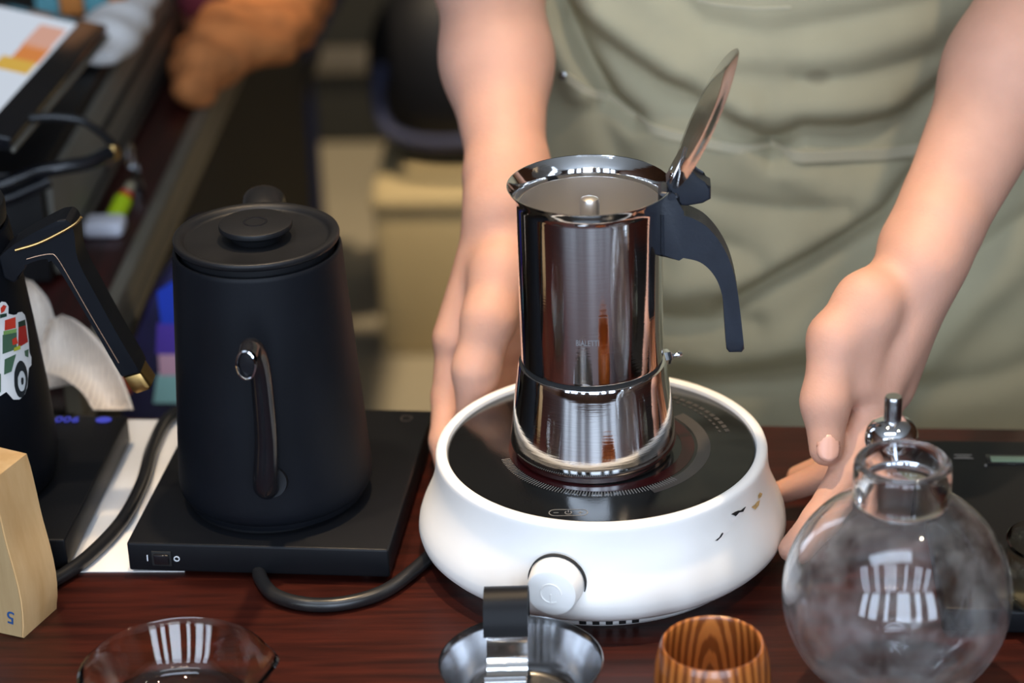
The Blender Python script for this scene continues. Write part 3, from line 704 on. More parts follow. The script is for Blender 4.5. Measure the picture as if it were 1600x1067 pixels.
# shallow steel bowl with broad black strap
SB = empty('steel_bowl', (-0.0453, -0.1789, 0)); tag(SB, 'shallow steel bowl with broad black strap handle in front of hot plate', 'bowl')
sbp = [(0.0, 0.0), (0.0300, 0.0), (0.0345, 0.0015), (0.0385, 0.0080), (0.0420, 0.0180), (0.0448, 0.0260), (0.0464, 0.0300)]
shell('bowl', sbp, 0.0010, 'steel_dk', SB, 96)
st_pts = [(0.0, 0.002, 0.0180), (0.001, 0.0035, 0.0125), (0.002, 0.0120, 0.0100), (0.003, 0.0200, 0.0160), (0.003, 0.0235, 0.0270), (0.003, 0.0265, 0.0360)]
sx_ = -0.0095
strip('strap_hook', [(sx_ + x * 0.2, y, z) for x, y, z in st_pts], (0.0235, -0.0012, 0.0012), 'steel', SB, 0.0012)
strip('strap', [(sx_, 0.0245, 0.0300), (sx_, 0.0270, 0.0390), (sx_, 0.0325, 0.0475), (sx_, 0.0415, 0.0505), (sx_, 0.0500, 0.0455), (sx_, 0.0520, 0.0360), (sx_, 0.0490, 0.0240)], (0.0255, -0.0012, 0.0012), 'base_blk', SB, 0.0030)

# turned wooden cups
def cup(loc, label, rz=0):
    o = lathe('wooden_cup', [(0.0, 0.0), (0.0240, 0.0), (0.0275, 0.0020), (0.0305, 0.0090), (0.0322, 0.0200), (0.0326, 0.0300), (0.0318, 0.0410), (0.0300, 0.0500), (0.0288, 0.0540), (0.0280, 0.0552), (0.0270, 0.0550), (0.0264, 0.0540),
               (0.0268, 0.0480), (0.0278, 0.0380), (0.0280, 0.0260), (0.0262, 0.0130), (0.0200, 0.0070), (0.0, 0.0060)], 'cupwood', None, 96, loc, angle=60)
    o.rotation_euler = (0, 0, rz)
    tag(o, label, 'cup'); return o
cup((0.0613, -0.2020, 0), 'turned wooden cup with striped grain, front centre before hot plate')

# misted round flask with a chrome clip behind its neck
FLK = empty('round_flask', (0.1655, -0.1690, 0)); tag(FLK, 'round misted glass flask with thick neck and chrome clip, right front', 'flask')
shell('bulb', [(0.0, 0.0005), (0.0180, 0.0005), (0.0260, 0.0030)] + [(0.0643 * math.cos(R(a)), 0.0655 + 0.0643 * math.sin(R(a))) for a in range(-60, 66, 4)] + [(0.0245, 0.1250)], 0.0018, 'glass_hazy', FLK, 96)
lathe('neck', [(0.0228, 0.1235), (0.0250, 0.1240), (0.0266, 0.1262), (0.0269, 0.1300), (0.0269, 0.1450), (0.0264, 0.1480), (0.0248, 0.1500), (0.0228, 0.1502), (0.0210, 0.1490), (0.0204, 0.1465), (0.0204, 0.1262), (0.0212, 0.1240)], 'glass', FLK, 96, closed=True, angle=70)
cp = at_y(1394, 666, -0.118) - FLK.location
cl = [(0.0285 * math.cos(R(a)), 0.0285 * math.sin(R(a)), 0.1330) for a in range(30, 151, 10)]
tube('clip_ring', cl, 0.0022, 'chrome', FLK, 10, 2, ry=0.0010)
tube('clip_arm', [(0, 0.028, 0.1330), (cp.x * 0.5, (0.028 + cp.y) / 2, 0.1325), (cp.x, cp.y, cp.z - 0.010)], 0.0026, 'chrome', FLK, 10, 4)
lathe('domed_cap', [(0, -0.012), (0.0135, -0.012), (0.0152, -0.010), (0.0152, -0.006), (0.0140, -0.001), (0.0110, 0.0025), (0.0060, 0.0045), (0, 0.005)], 'chrome', FLK, 48, tuple(cp))
lathe('pin', [(0, 0.003), (0.0050, 0.003), (0.0050, 0.0175), (0.0044, 0.0190), (0, 0.0190)], 'steel_dk', FLK, 24, tuple(cp))

# flat scale at right
s0 = at_z(1500, 690, 0.018); s1 = at_z(1590, 958, 0.018)
sc_c = Vector((0.300, (s0.y + s1.y) / 2, 0)); SCL = empty('kitchen_scale', sc_c, R(-2.5)); tag(SCL, 'flat black scale with small green display, behind the flask', 'scale')
box('body', (0.190, s0.y - s1.y, 0.016), 'base_blk', SCL, (0.002, 0, 0.010), 0.0025, 3)
for sx in (-0.07, 0.07):
    for sy in (-0.04, 0.04):
        lathe('foot', [(0, 0), (0.007, 0), (0.007, 0.0025), (0, 0.0025)], 'rubber', SCL, 20, (sx, sy, 0))
SCi = (Matrix.Translation(sc_c) @ Matrix.Rotation(R(-2.5), 4, 'Z')).inverted()
lc = SCi @ at_z(1600, 719, 0.018)
M['lcd'] = mat('green_lcd', srgb(112, 132, 112), 0.3)
box('display_bezel', (0.050, 0.013, 0.0008), 'gloss_blk', SCL, (lc.x, lc.y, 0.0182), 0.0002)
box('display', (0.044, 0.0075, 0.0008), 'lcd', SCL, (lc.x, lc.y, 0.0185), 0.0002)
l2 = SCi @ at_z(1505, 713, 0.0185)
bm = bmesh.new()
for yy, ww in ((0.0026, 0.0120), (0.0, 0.0090), (-0.0022, 0.0130)):
    vs = [bm.verts.new((l2.x + a * ww / 2, l2.y + yy + b * 0.0006, 0.0183)) for a, b in ((-1, -1), (1, -1), (1, 1), (-1, 1))]; bm.faces.new(vs)
from_bm('worn_logo', bm, 'print', SCL, smooth=False)
text('unit_mark', 'g', 0.004, 'print', SCL, frame((SCi @ at_z(1540, 727, 0.018)) + Vector((0, 0, 0.0004)), (1, 0, 0), (0, 1, 0)))
# small glass server at the right edge
gs = at_z(1640, 930, 0.0182)
gb = shell('small_glass_bowl', [(0.0, 0.0), (0.022, 0.0), (0.0270, 0.0015), (0.0300, 0.006), (0.0310, 0.014), (0.0300, 0.022), (0.0270, 0.030), (0.0265, 0.034), (0.0280, 0.038)], 0.0014, 'glass_y', None, 72, (gs.x, gs.y, 0.0183))
tag(gb, 'small thin glass bowl on the scale, cut by right edge', 'bowl')

# ================================================================== person behind the table
def A(px, py, y): return np.array(at_y(px, py, y))
def smin(a, b, k):
    h = np.clip(0.5 + 0.5 * (b - a) / k, 0, 1); return b + (a - b) * h - k * h * (1 - h)
def rcone(p, a, b, r1, r2):
    ba = (b - a).astype(np.float32); l2 = float(ba @ ba)
    t = np.clip(((p - a.astype(np.float32)) @ ba) / l2, 0, 1)
    d = p - a.astype(np.float32) - t[:, None] * ba
    return np.sqrt((d * d).sum(1)) - (r1 + (r2 - r1) * t)
def ellip(p, c, r):
    q = (p - np.asarray(c, np.float32)) / np.asarray(r, np.float32); k0 = np.sqrt((q * q).sum(1)) + 1e-6
    q2 = (p - np.asarray(c, np.float32)) / (np.asarray(r, np.float32) ** 2); k1 = np.sqrt((q2 * q2).sum(1)) + 1e-6
    return k0 * (k0 - 1) / k1
class Arm: pass
def chain(p, pts, rr, k):
    d = None
    for (a, b, r1, r2) in zip(pts, pts[1:], rr, rr[1:]):
        e = rcone(p, a, b, r1, r2); d = e if d is None else smin(d, e, k)
    return d
# --- arm at the right of the picture (the person's left)
RW = A(1440, 405, 0.075)
RE = np.array((0.318, 0.245, 0.318)); RSH = np.array((0.335, 0.450, 0.560))
R_F = dict(
    index=([A(1368, 612, 0.022), A(1326, 738, -0.012), A(1278, 812, -0.034), A(1236, 858, -0.044)], [0.0135, 0.0118, 0.0100, 0.0082]),
    middle=([A(1392, 606, 0.044), A(1352, 705, 0.034), A(1290, 742, 0.036), A(1224, 768, 0.036)], [0.0125, 0.0108, 0.0098, 0.0080]),
    ring=([A(1398, 596, 0.064), A(1366, 690, 0.062), A(1300, 725, 0.072), A(1246, 745, 0.074)], [0.0120, 0.0102, 0.0092, 0.0076]),
    little=([A(1396, 580, 0.080), A(1374, 658, 0.086), A(1326, 695, 0.094), A(1286, 712, 0.096)], [0.0105, 0.0090, 0.0082, 0.0070]))
R_T = ([A(1405, 440, 0.062), A(1356, 478, 0.036), A(1306, 530, 0.018), A(1290, 628, 0.000), A(1291, 701, -0.014)], [0.0200, 0.0210, 0.0168, 0.0145, 0.0108])
# --- arm at the left of the picture (the person's right)
LW = A(797, 322, 0.170)
LE = A(762, -60, 0.330); LSH = np.array((-0.075, 0.460, 0.560))
L_F = dict(
    index=([A(712, 528, 0.128), A(700, 620, 0.112), A(694, 690, 0.088), A(700, 735, 0.072)], [0.0135, 0.0110, 0.0098, 0.0082]),
    middle=([A(742, 536, 0.146), A(736, 640, 0.132), A(736, 715, 0.106), A(742, 745, 0.086)], [0.0130, 0.0110, 0.0098, 0.0082]),
    ring=([A(774, 538, 0.158), A(774, 640, 0.146), A(776, 705, 0.120), A(782, 730, 0.100)], [0.0125, 0.0105, 0.0095, 0.0080]),
    little=([A(804, 530, 0.166), A(808, 610, 0.158), A(812, 670, 0.136), A(816, 690, 0.118)], [0.0115, 0.0095, 0.0085, 0.0072]))
L_T = ([A(800, 360, 0.160), A(782, 425, 0.132), A(764, 498, 0.104), A(744, 578, 0.090), A(738, 642, 0.084)], [0.0190, 0.0205, 0.0172, 0.0148, 0.0110])
TCX, TCY = 0.140, 0.470
def arm_d(p, W, E, SH, FI, TH, wn, g=1.0, c=0.013):
    """wn: unit vector across the wrist from thumb side to little-finger side"""
    mid = E + (W - E) * 0.42
    d = rcone(p, SH, E, 0.056, 0.045 * g)
    d = smin(d, rcone(p, E, mid, 0.044 * g, 0.041 * g), 0.02)
    d = smin(d, rcone(p, mid, W + (E - W) * 0.06, 0.041 * g, 0.0275 * g), 0.02)
    d = smin(d, rcone(p, W - wn * c + (E - W) * 0.12, W - wn * c, 0.024 * g, 0.0225 * g), 0.014)
    d = smin(d, rcone(p, W + wn * c + (E - W) * 0.12, W + wn * c, 0.023 * g, 0.0215 * g), 0.014)
    names = ['index', 'middle', 'ring', 'little']
    for k, nm in enumerate(names):
        pts, rr = FI[nm]; st = W + wn * c * (-1.0 + 0.66 * k)
        d = smin(d, rcone(p, st, pts[0], 0.0205 * g, rr[0] + 0.0022), 0.016)
    th = chain(p, TH[0], TH[1], 0.008)
    d = smin(d, th, 0.0075)
    fd = None
    for nm in names:
        pts, rr = FI[nm]
        e = chain(p, pts, rr, 0.004)
        e = np.minimum(e, np.sqrt(((p - pts[1].astype(np.float32)) ** 2).sum(1)) - rr[1] * 1.06)
        d = smin(d, e, 0.0045)
    return d
RWEB = (A(1350, 510, 0.026), A(1345, 600, 0.012), 0.0170, 0.0110); LWEB = (A(770, 470, 0.135), A(745, 560, 0.128), 0.018, 0.012)
WR = np.array((0.15, 1.0, 0.05)); WR /= np.linalg.norm(WR)
WL = np.array((0.75, 0.62, 0.05)); WL /= np.linalg.norm(WL)
def torso_d(p, g=0.0):
    d = ellip(p, (TCX, TCY, 0.02), (0.175 + g, 0.105 + g, 0.22 + g))
    d = smin(d, ellip(p, (TCX, TCY, 0.36), (0.170 + g, 0.105 + g, 0.28 + g)), 0.08)
    d = smin(d, rcone(p, LSH + np.array((0.02, 0, 0.01)), RSH + np.array((-0.02, 0, 0.01)), 0.062 + g, 0.062 + g), 0.06)
    return d
def body_d(p):
    d = torso_d(p)
    d = smin(d, rcone(p, np.array((TCX, TCY, 0.58)), np.array((TCX, TCY - 0.02, 0.68)), 0.055, 0.050), 0.03)
    d = smin(d, smin(arm_d(p, RW, RE, RSH, R_F, R_T, WR), rcone(p, *RWEB), 0.010), 0.012)
    d = smin(d, arm_d(p, LW, LE, LSH, L_F, L_T, WL, 0.88, 0.010), 0.012)
    return d
def surface_net(fn, lo, hi, h, blk=6):
    lo = np.asarray(lo, np.float32); n = np.ceil((np.asarray(hi) - lo) / h / blk).astype(int) * blk
    H = h * blk; nb = n // blk
    g = np.stack(np.meshgrid(*[lo[i] + H * (np.arange(nb[i]) + 0.5) - h * 0.5 for i in range(3)], indexing='ij'), -1).reshape(-1, 3).astype(np.float32)
    dc = np.concatenate([fn(g[i:i + 200000]) for i in range(0, len(g), 200000)])
    near = np.abs(dc) < H * 0.95
    D = np.repeat(np.repeat(np.repeat(dc.reshape(nb), blk, 0), blk, 1), blk, 2).astype(np.float32)
    idx = np.argwhere(near.reshape(nb)); off = np.stack(np.meshgrid(*[np.arange(blk)] * 3, indexing='ij'), -1).reshape(-1, 3)
    for s in range(0, len(idx), 1500):
        ii = (idx[s:s + 1500, None, :] * blk + off[None]).reshape(-1, 3)
        D[ii[:, 0], ii[:, 1], ii[:, 2]] = fn((lo + ii * np.float32(h)).astype(np.float32))
    S = D < 0
    cnt = np.zeros(tuple(n - 1), np.uint8)
    for a in (0, 1):
        for b in (0, 1):
            for c2 in (0, 1):
                cnt += S[a:n[0] - 1 + a, b:n[1] - 1 + b, c2:n[2] - 1 + c2]
    act = np.argwhere((cnt > 0) & (cnt < 8))
    ids = np.full(tuple(n - 1), -1, np.int32); ids[act[:, 0], act[:, 1], act[:, 2]] = np.arange(len(act))
    cor = np.array([[a, b, c2] for a in (0, 1) for b in (0, 1) for c2 in (0, 1)])
    val = np.stack([D[act[:, 0] + o[0], act[:, 1] + o[1], act[:, 2] + o[2]] for o in cor], 1)
    acc = np.zeros((len(act), 3)); num = np.zeros(len(act))
    for i in range(8):
        for j_ in range(i + 1, 8):
            if np.abs(cor[i] - cor[j_]).sum() != 1: continue
            a, b = val[:, i], val[:, j_]; mk_ = (a < 0) != (b < 0)
            t = np.where(mk_, a / np.where(mk_, a - b, 1), 0)
            acc += np.where(mk_[:, None], cor[i] + t[:, None] * (cor[j_] - cor[i]), 0); num += mk_
    V = lo + (act + acc / num[:, None]) * h
    Q = []
    for ax in range(3):
        o1, o2 = [(1, 2), (2, 0), (0, 1)][ax]
        sl = [slice(None)] * 3; sl2 = [slice(None)] * 3; sl[ax] = slice(0, -1); sl2[ax] = slice(1, None)
        e = np.argwhere(S[tuple(sl)] != S[tuple(sl2)])
        e = e[(e[:, o1] > 0) & (e[:, o2] > 0) & (e[:, o1] < n[o1] - 1) & (e[:, o2] < n[o2] - 1)]
        fl = S[e[:, 0], e[:, 1], e[:, 2]]
        def cid(d1, d2):
            q = e.copy(); q[:, o1] -= d1; q[:, o2] -= d2; return ids[q[:, 0], q[:, 1], q[:, 2]]
        q = np.stack([cid(1, 1), cid(0, 1), cid(0, 0), cid(1, 0)], 1)
        q[~fl] = q[~fl][:, ::-1]; Q.append(q)
    Q = np.concatenate(Q); Q = Q[(Q >= 0).all(1)]
    return V, Q
def np_mesh(name, V, Q):
    me = bpy.data.meshes.new(name); me.vertices.add(len(V)); me.vertices.foreach_set('co', np.asarray(V, np.float32).ravel())
    me.loops.add(Q.size); me.loops.foreach_set('vertex_index', Q.ravel().astype(np.int32))
    me.polygons.add(len(Q)); me.polygons.foreach_set('loop_start', np.arange(0, Q.size, 4, dtype=np.int32))
    me.update(calc_edges=True); me.validate()
    return me
PER = empty('person', (TCX, TCY, FLOOR)); tag(PER, 'person in olive linen apron steadying the hot plate with both hands', 'person')
PO = np.array((TCX, TCY, FLOOR))
V, Q = surface_net(body_d, (-0.17, -0.075, -0.21), (0.42, 0.58, 0.745), 0.0026)
me = np_mesh('body', V - PO, Q)
BODY = finish('body', me, 'skin', PER, 180)
V, Q = surface_net(lambda p: np.minimum(torso_d(p, 0.006), np.minimum(rcone(p, RSH, RSH + (RE - RSH) * 0.45, 0.066, 0.062), rcone(p, LSH, LSH + (LE - LSH) * 0.45, 0.066, 0.062))), (-0.2, 0.2, -0.25), (0.46, 0.62, 0.66), 0.008)
finish('shirt', np_mesh('shirt', V - PO, Q), 'shirt', PER, 180)
for s in (-1, 1):
    x = TCX + s * 0.085
    tube('trouser_leg', [(s * 0.080, 0.0, 0.72), (s * 0.085, 0.0, 0.45), (s * 0.09, 0.01, 0.06)], [0.092, 0.070, 0.055], 'trouser', PER, 20, 6)
    box('shoe', (0.09, 0.25, 0.08), 'shoe', PER, (s * 0.092, -0.05, 0.04), 0.025, 3)
# thumb nail of the hand at the right
tA, tB = Vector(R_T[0][3]), Vector(R_T[0][4]); td = (tB - tA).normalized()
vw = (CAM - tB).normalized(); vw = (vw + Vector((0.16, 0, 0))).normalized(); vw = (vw - td * vw.dot(td)).normalized(); sd = td.cross(vw)
v, f = [], []
for i in range(9):
    u = i / 8
    for k in range(9):
        s = (k / 8 - 0.5) * 2; wd = 0.0074 * (0.86 + 0.14 * math.sin(math.pi * u)) * (1 if 0 < i < 8 else 0.82)
        ang = s * 0.72; rr = 0.0118 - 0.0014 * u
        v.append(tB + td * (-0.0085 + 0.0165 * u - (0.0022 * s * s if i >= 4 else -0.0014 * s * s)) + sd * (wd * s) + vw * (rr * math.cos(ang) - 0.0002) - Vector(PO))
for i in range(8):
    for k in range(8): f.append((i * 9 + k, i * 9 + k + 1, (i + 1) * 9 + k + 1, (i + 1) * 9 + k))
nl = from_py('thumb_nail', v, f, 'nail', BODY, 60)
sm = nl.modifiers.new('thick', 'SOLIDIFY'); sm.thickness = 0.0006; sm.offset = 0

# --- apron: one cloth with sunk and raised folds
AY = 0.305
def apron_y(x, z):
    u = (x - TCX) / 0.250
    return AY + 0.150 * (1 - math.sqrt(max(0.02, 1 - min(0.98, u * u)))) + 0.02 * max(0, -z)
def apx(px, py):
    y = AY
    for _ in range(6):
        p = at_y(px, py, y); y = apron_y(p.x, p.z)
    p = at_y(px, py, y); return np.array((p.x, p.z))
FOLDS = []            # polyline in the cloth, depth (+ sinks), width
def fold(pix, amp, wd): FOLDS.append((np.array([apx(*q) for q in pix]), amp, wd))
fold([(868, -40), (893, 40), (925, 105), (958, 160), (992, 188)], 0.016, 0.0085)          # deep crease beside the arm
fold([(840, 20), (880, 90), (905, 140)], -0.008, 0.012)
fold([(905, 30), (960, 80), (1030, 130), (1100, 160), (1180, 215), (1215, 232)], 0.010, 0.010)
fold([(930, 20), (1000, 75), (1080, 120), (1160, 160)], -0.009, 0.014)
fold([(1040, -20), (1100, 40), (1200, 60), (1330, 35), (1450, 5), (1520, -40)], 0.0060, 0.012)
fold([(1060, 95), (1180, 80), (1320, 75), (1450, 35)], -0.0060, 0.016)
fold([(1205, 232), (1255, 202), (1330, 205), (1420, 180), (1480, 130)], 0.010, 0.010)
fold([(1120, 170), (1240, 165), (1380, 165)], -0.0080, 0.016)
fold([(1140, 478), (1220, 430), (1300, 385), (1380, 335), (1430, 280)], 0.013, 0.0095)
fold([(1060, 440), (1150, 430), (1260, 380), (1360, 310)], -0.009, 0.016)
fold([(1040, 540), (1120, 560), (1200, 545), (1262, 520)], -0.007, 0.014)
fold([(1045, 600), (1150, 600), (1260, 585)], 0.007, 0.012)
fold([(940, 180), (990, 300), (1040, 420)], 0.006, 0.012)
fold([(1450, 560), (1520, 470), (1600, 400)], -0.006, 0.018)
fold([(1440, 610), (1530, 600), (1620, 570)], 0.007, 0.014)
fold([(1240, 270), (1300, 300), (1380, 270)], -0.005, 0.014)
fold([(1205, 256), (1300, 258), (1440, 250)], 0.0050, 0.0045)
fold([(1060, 330), (1110, 380), (1180, 400)], 0.005, 0.010)
fold([(1080, 300), (1150, 320), (1230, 330), (1320, 320)], 0.004, 0.008)
fold([(1460, 420), (1530, 390), (1610, 330)], 0.005, 0.010)
fold([(1250, 130), (1350, 120), (1450, 90)], 0.004, 0.010)
fold([(1040, 500), (1100, 500), (1180, 505)], 0.005, 0.009)
nx, nz = 200, 190
xs = np.linspace(-0.105, 0.385, nx); zs = np.linspace(-0.44, 0.47, nz)
X, Z = np.meshgrid(xs, zs)
P2 = np.stack([X.ravel(), Z.ravel()], 1)
DY = np.zeros(len(P2))
for poly, amp, wd in FOLDS:
    best = np.full(len(P2), 9.0)
    for a, b in zip(poly, poly[1:]):
        ab = b - a; t = np.clip(((P2 - a) @ ab) / (ab @ ab), 0, 1); q = P2 - a - t[:, None] * ab
        best = np.minimum(best, np.sqrt((q * q).sum(1)))
    DY += 1.25 * amp * np.exp(-(best / wd) ** 2)
rs = np.random.RandomState(4)
for k in range(26):
    an = rs.uniform(-0.9, 0.5); fr = rs.uniform(25, 90); ph = rs.uniform(0, 6.28)
    DY += (0.00055 if fr > 50 else 0.0010) * np.sin(fr * (P2[:, 0] * math.sin(an) + P2[:, 1] * math.cos(an)) + ph)
YB = np.array([apron_y(x, z) for x, z in P2])
YY = np.maximum(-10, YB + DY)
V = np.stack([P2[:, 0], YY, P2[:, 1]], 1)
ii, jj = np.meshgrid(np.arange(nz - 1), np.arange(nx - 1), indexing='ij'); a = (ii * nx + jj).ravel()
Q = np.stack([a, a + 1, a + nx + 1, a + nx], 1)
APR = finish('apron', np_mesh('apron', V - PO, Q), 'linen', PER, 180)
sp_ = at_y(1272, 97, AY + 0.03) - Vector(PO)
nt = M['linen'].node_tree; bb = nt.nodes['Principled BSDF']; old = bb.inputs['Base Color'].links[0].from_socket     # a small coffee stain in the cloth
tcs = nt.nodes.new('ShaderNodeTexCoord'); mps = nt.nodes.new('ShaderNodeMapping'); mps.inputs['Location'].default_value = (-sp_.x, 0, -sp_.z); mps.inputs['Scale'].default_value = (1.0, 0.0, 1.5)
mps.inputs['Location'].default_value = (-sp_.x, 0, -sp_.z * 1.5)
ln = nt.nodes.new('ShaderNodeVectorMath'); ln.operation = 'LENGTH'; mrs = nt.nodes.new('ShaderNodeMapRange')
mrs.inputs['From Min'].default_value = 0.005; mrs.inputs['From Max'].default_value = 0.012; mrs.inputs['To Min'].default_value = 0.45; mrs.inputs['To Max'].default_value = 0.0
mxs = nt.nodes.new('ShaderNodeMixRGB'); mxs.inputs[2].default_value = srgb(92, 80, 58)
nt.links.new(tcs.outputs['Object'], mps.inputs['Vector']); nt.links.new(mps.outputs[0], ln.inputs[0]); nt.links.new(ln.outputs['Value'], mrs.inputs[0])
nt.links.new(mrs.outputs[0], mxs.inputs[0]); nt.links.new(old, mxs.inputs[1]); nt.links.new(mxs.outputs[0], bb.inputs['Base Color'])
so = APR.modifiers.new('thick', 'SOLIDIFY'); so.thickness = 0.0016; so.offset = 1
def on_apron(px, py, off=0.0016):
    g = apx(px, py); x, z = g
    i = np.clip(np.searchsorted(zs, z) - 1, 0, nz - 2); j_ = np.clip(np.searchsorted(xs, x) - 1, 0, nx - 2)
    Yg = YY.reshape(nz, nx); tz = (z - zs[i]) / (zs[i + 1] - zs[i]); tx = (x - xs[j_]) / (xs[j_ + 1] - xs[j_])
    y = Yg[i, j_] * (1 - tx) * (1 - tz) + Yg[i, j_ + 1] * tx * (1 - tz) + Yg[i + 1, j_] * (1 - tx) * tz + Yg[i + 1, j_ + 1] * tx * tz
    return Vector((x, y - off, z)) - Vector(PO)
def hem(name, pix, wd, th=0.0016, mm='linen_hem_lit'):
    pts = []
    for a_, b_ in zip(pix, pix[1:]):
        for k in range(6): pts.append(on_apron(a_[0] + (b_[0] - a_[0]) * k / 6, a_[1] + (b_[1] - a_[1]) * k / 6, 0.0018))
    pts.append(on_apron(*pix[-1], 0.0018))
    return strip(name, pts, (0.0, -0.1 * wd, wd), mm, APR, th, 0)
hem('pocket_hem', [(886, 112), (930, 150), (985, 190), (1050, 208), (1130, 225), (1205, 240)], 0.0075, 0.0030)
hem('pocket_hem', [(1205, 238), (1230, 243), (1300, 244), (1370, 242), (1440, 236)], 0.0085, 0.0040)
hem('pocket_stitching', [(1090, 4), (1130, 9), (1180, 12), (1236, 10)], 0.0016, 0.0008)
for px, py in ((882, 112), ):
    rv = lathe('rivet', [(0.0, 0.0), (0.0040, 0.0), (0.0038, 0.0012), (0.0024, 0.0022), (0.0, 0.0024)], 'steel_dk', APR, 20)
    rv.matrix_local = frame(on_apron(px, py, 0.0016), (1, 0, 0), (0, 0, 1))

# ================================================================== on the side counter
CD = empty('cash_drawer', (-0.64, 0.72, 0)); tag(CD, 'grey metal cash drawer on the side counter', 'drawer')
box('case', (0.40, 0.62, 0.094), 'blk_metal', CD, (0, 0, 0.051), 0.003, 2)
box('front_panel', (0.006, 0.60, 0.080), 'grey_metal', CD, (0.203, 0, 0.048), 0.0015, 2)
box('slot', (0.004, 0.34, 0.007), 'hole_shade', CD, (0.2055, 0.05, 0.060))
box('lower_gap', (0.004, 0.60, 0.004), 'hole_shade', CD, (0.2052, 0, 0.022))
lkp = at_y(232, 262, 0.575)
lk = lathe('lock', [(0, 0), (0.011, 0), (0.011, 0.004), (0.009, 0.006), (0, 0.006)], 'chrome', CD, 28)
lk.matrix_local = Matrix.Translation((0.206, -0.115, 0.036)) @ Matrix.Rotation(R(90), 4, 'Y')
for foot in ((-0.17, -0.28), (0.17, -0.28), (-0.17, 0.28), (0.17, 0.28)):
    lathe('foot', [(0, 0), (0.012, 0), (0.012, 0.005), (0, 0.005)], 'rubber', CD, 16, (foot[0], foot[1], 0))
KY_ = empty('bunch_of_keys', (-0.422, 0.605, 0.046)); tag(KY_, 'bunch of small steel keys hanging at the cash drawer lock', 'keys')
kr = [(0.010, 0.011 * math.cos(a), -0.010 + 0.011 * math.sin(a)) for a in np.linspace(0, 2 * math.pi, 17)]
tube('ring', kr, 0.0012, 'chrome', KY_, 8, 2)
for k, (dy, dz, rx) in enumerate(((0.010, -0.022, 20), (-0.002, -0.026, -8), (-0.012, -0.020, -30))):
    q = prism('key', [(-0.005, 0.006), (0.005, 0.006), (0.006, 0.0), (0.002, -0.006), (0.0022, -0.024), (0, -0.028), (-0.0022, -0.024), (-0.002, -0.006), (-0.006, 0.0)], 0.002, 'chrome', KY_, 'X', 0.0004, 1,
              (0.011 + 0.003 * k, dy, dz), (R(rx), R(8 * k - 8), R(20 * k)))
# tablet till on the drawer
t0 = at_z(22, 212, 0.150); t1 = at_z(130, 34, 0.150)
yd = (t1 - t0).normalized(); L_ = (t1 - t0).length
TB = empty('till_screen', t0); tag(TB, 'lit till tablet with white screen at top left', 'tablet')
xd = Vector((-0.955, 0.05, 0.22)); fm = frame((0, 0, 0), xd, yd)      # local x to the left, y away, z down through it
fm = frame((0, 0, 0), -xd, yd)
def tb(o): o.matrix_basis = fm @ o.matrix_basis; return o
tb(box('case', (0.30, L_ + 0.012, 0.012), 'gloss_blk', TB, (-0.150, L_ / 2, -0.006), 0.003, 2))
M['screen'] = emit('white_screen', (0.80, 0.88, 1.0, 1), 0.85)
M['scr_orange'] = emit('orange_tile', (1.0, 0.34, 0.08, 1), 0.7); M['scr_yellow'] = emit('yellow_tile', (1.0, 0.62, 0.10, 1), 0.7); M['scr_pink'] = emit('pink_tile', (1.0, 0.55, 0.42, 1), 0.7); M['scr_grey'] = emit('grey_tile', (0.2, 0.22, 0.25, 1), 0.3)
tb(box('screen', (0.262, L_ - 0.022, 0.0006), 'screen', TB, (-0.154, L_ / 2, 0.0004)))
for nm, mm, x, y, sx, sy in (('screen_tile', 'scr_pink', -0.037, 0.62, 0.022, 0.06), ('screen_tile', 'scr_orange', -0.036, 0.50, 0.022, 0.04), ('screen_tile', 'scr_yellow', -0.040, 0.405, 0.028, 0.03), ('screen_tile', 'scr_grey', -0.072, 0.27, 0.018, 0.015)):
    tb(box(nm, (sx, sy, 0.0006), mm, TB, (x, L_ * y / 0.8, 0.0009)))
tb(box('side_trim', (0.003, L_ + 0.008, 0.004), 'grey_metal', TB, (0.0015, L_ / 2, -0.010), 0.0008))
sp0 = Vector((-0.14, L_ * 0.35, -0.02))
nk = tube('stand', [(fm @ Vector((-0.15, L_ * 0.45, -0.010))), Vector((-0.14, L_ * 0.42 + 0.02, 0.0995 - 0.150))], 0.02, 'blk_metal', TB, 20, 0)

def lumpy(name, lo, hi, fn, h, material, parent, org):
    V, Q = surface_net(fn, lo, hi, h, 4)
    return finish(name, np_mesh(name, V - np.array(org), Q), material, parent, 180)
# crumpled white paper
wp = at_z(185, 45, 0.13)
rs = np.random.RandomState(9)
def wob(p, s, a):
    q = p * s; return a * (np.sin(q[:, 0] * 1.0 + 1.3 * np.sin(q[:, 1] * 0.7)) + np.sin(q[:, 1] * 1.3 + q[:, 2]) + np.sin(q[:, 2] * 1.1 + 0.8 * q[:, 0]))
wps = [at_z(x, y, 0.112) for x, y in ((118, 88), (170, 88), (205, 55), (232, 22), (262, -40), (225, -60), (195, -10), (150, 12), (120, 50))]
cpx = sum(wps, Vector()) / len(wps)
def crumpled(p):
    d = ellip(p, tuple(at_z(160, 55, 0.112)), (0.034, 0.065, 0.014))
    d = smin(d, rcone(p, np.array(at_z(170, 60, 0.112)), np.array(at_z(245, -15, 0.118)), 0.016, 0.009), 0.02)
    return d + wob(p, 90.0, 0.0016)
o = lumpy('crumpled_paper', (-0.56, 0.60, 0.09), (-0.32, 1.02, 0.145), crumpled, 0.004, 'paper', None, (0, 0, 0.0)); tag(o, 'crumpled white paper lying on the cash drawer', 'paper')
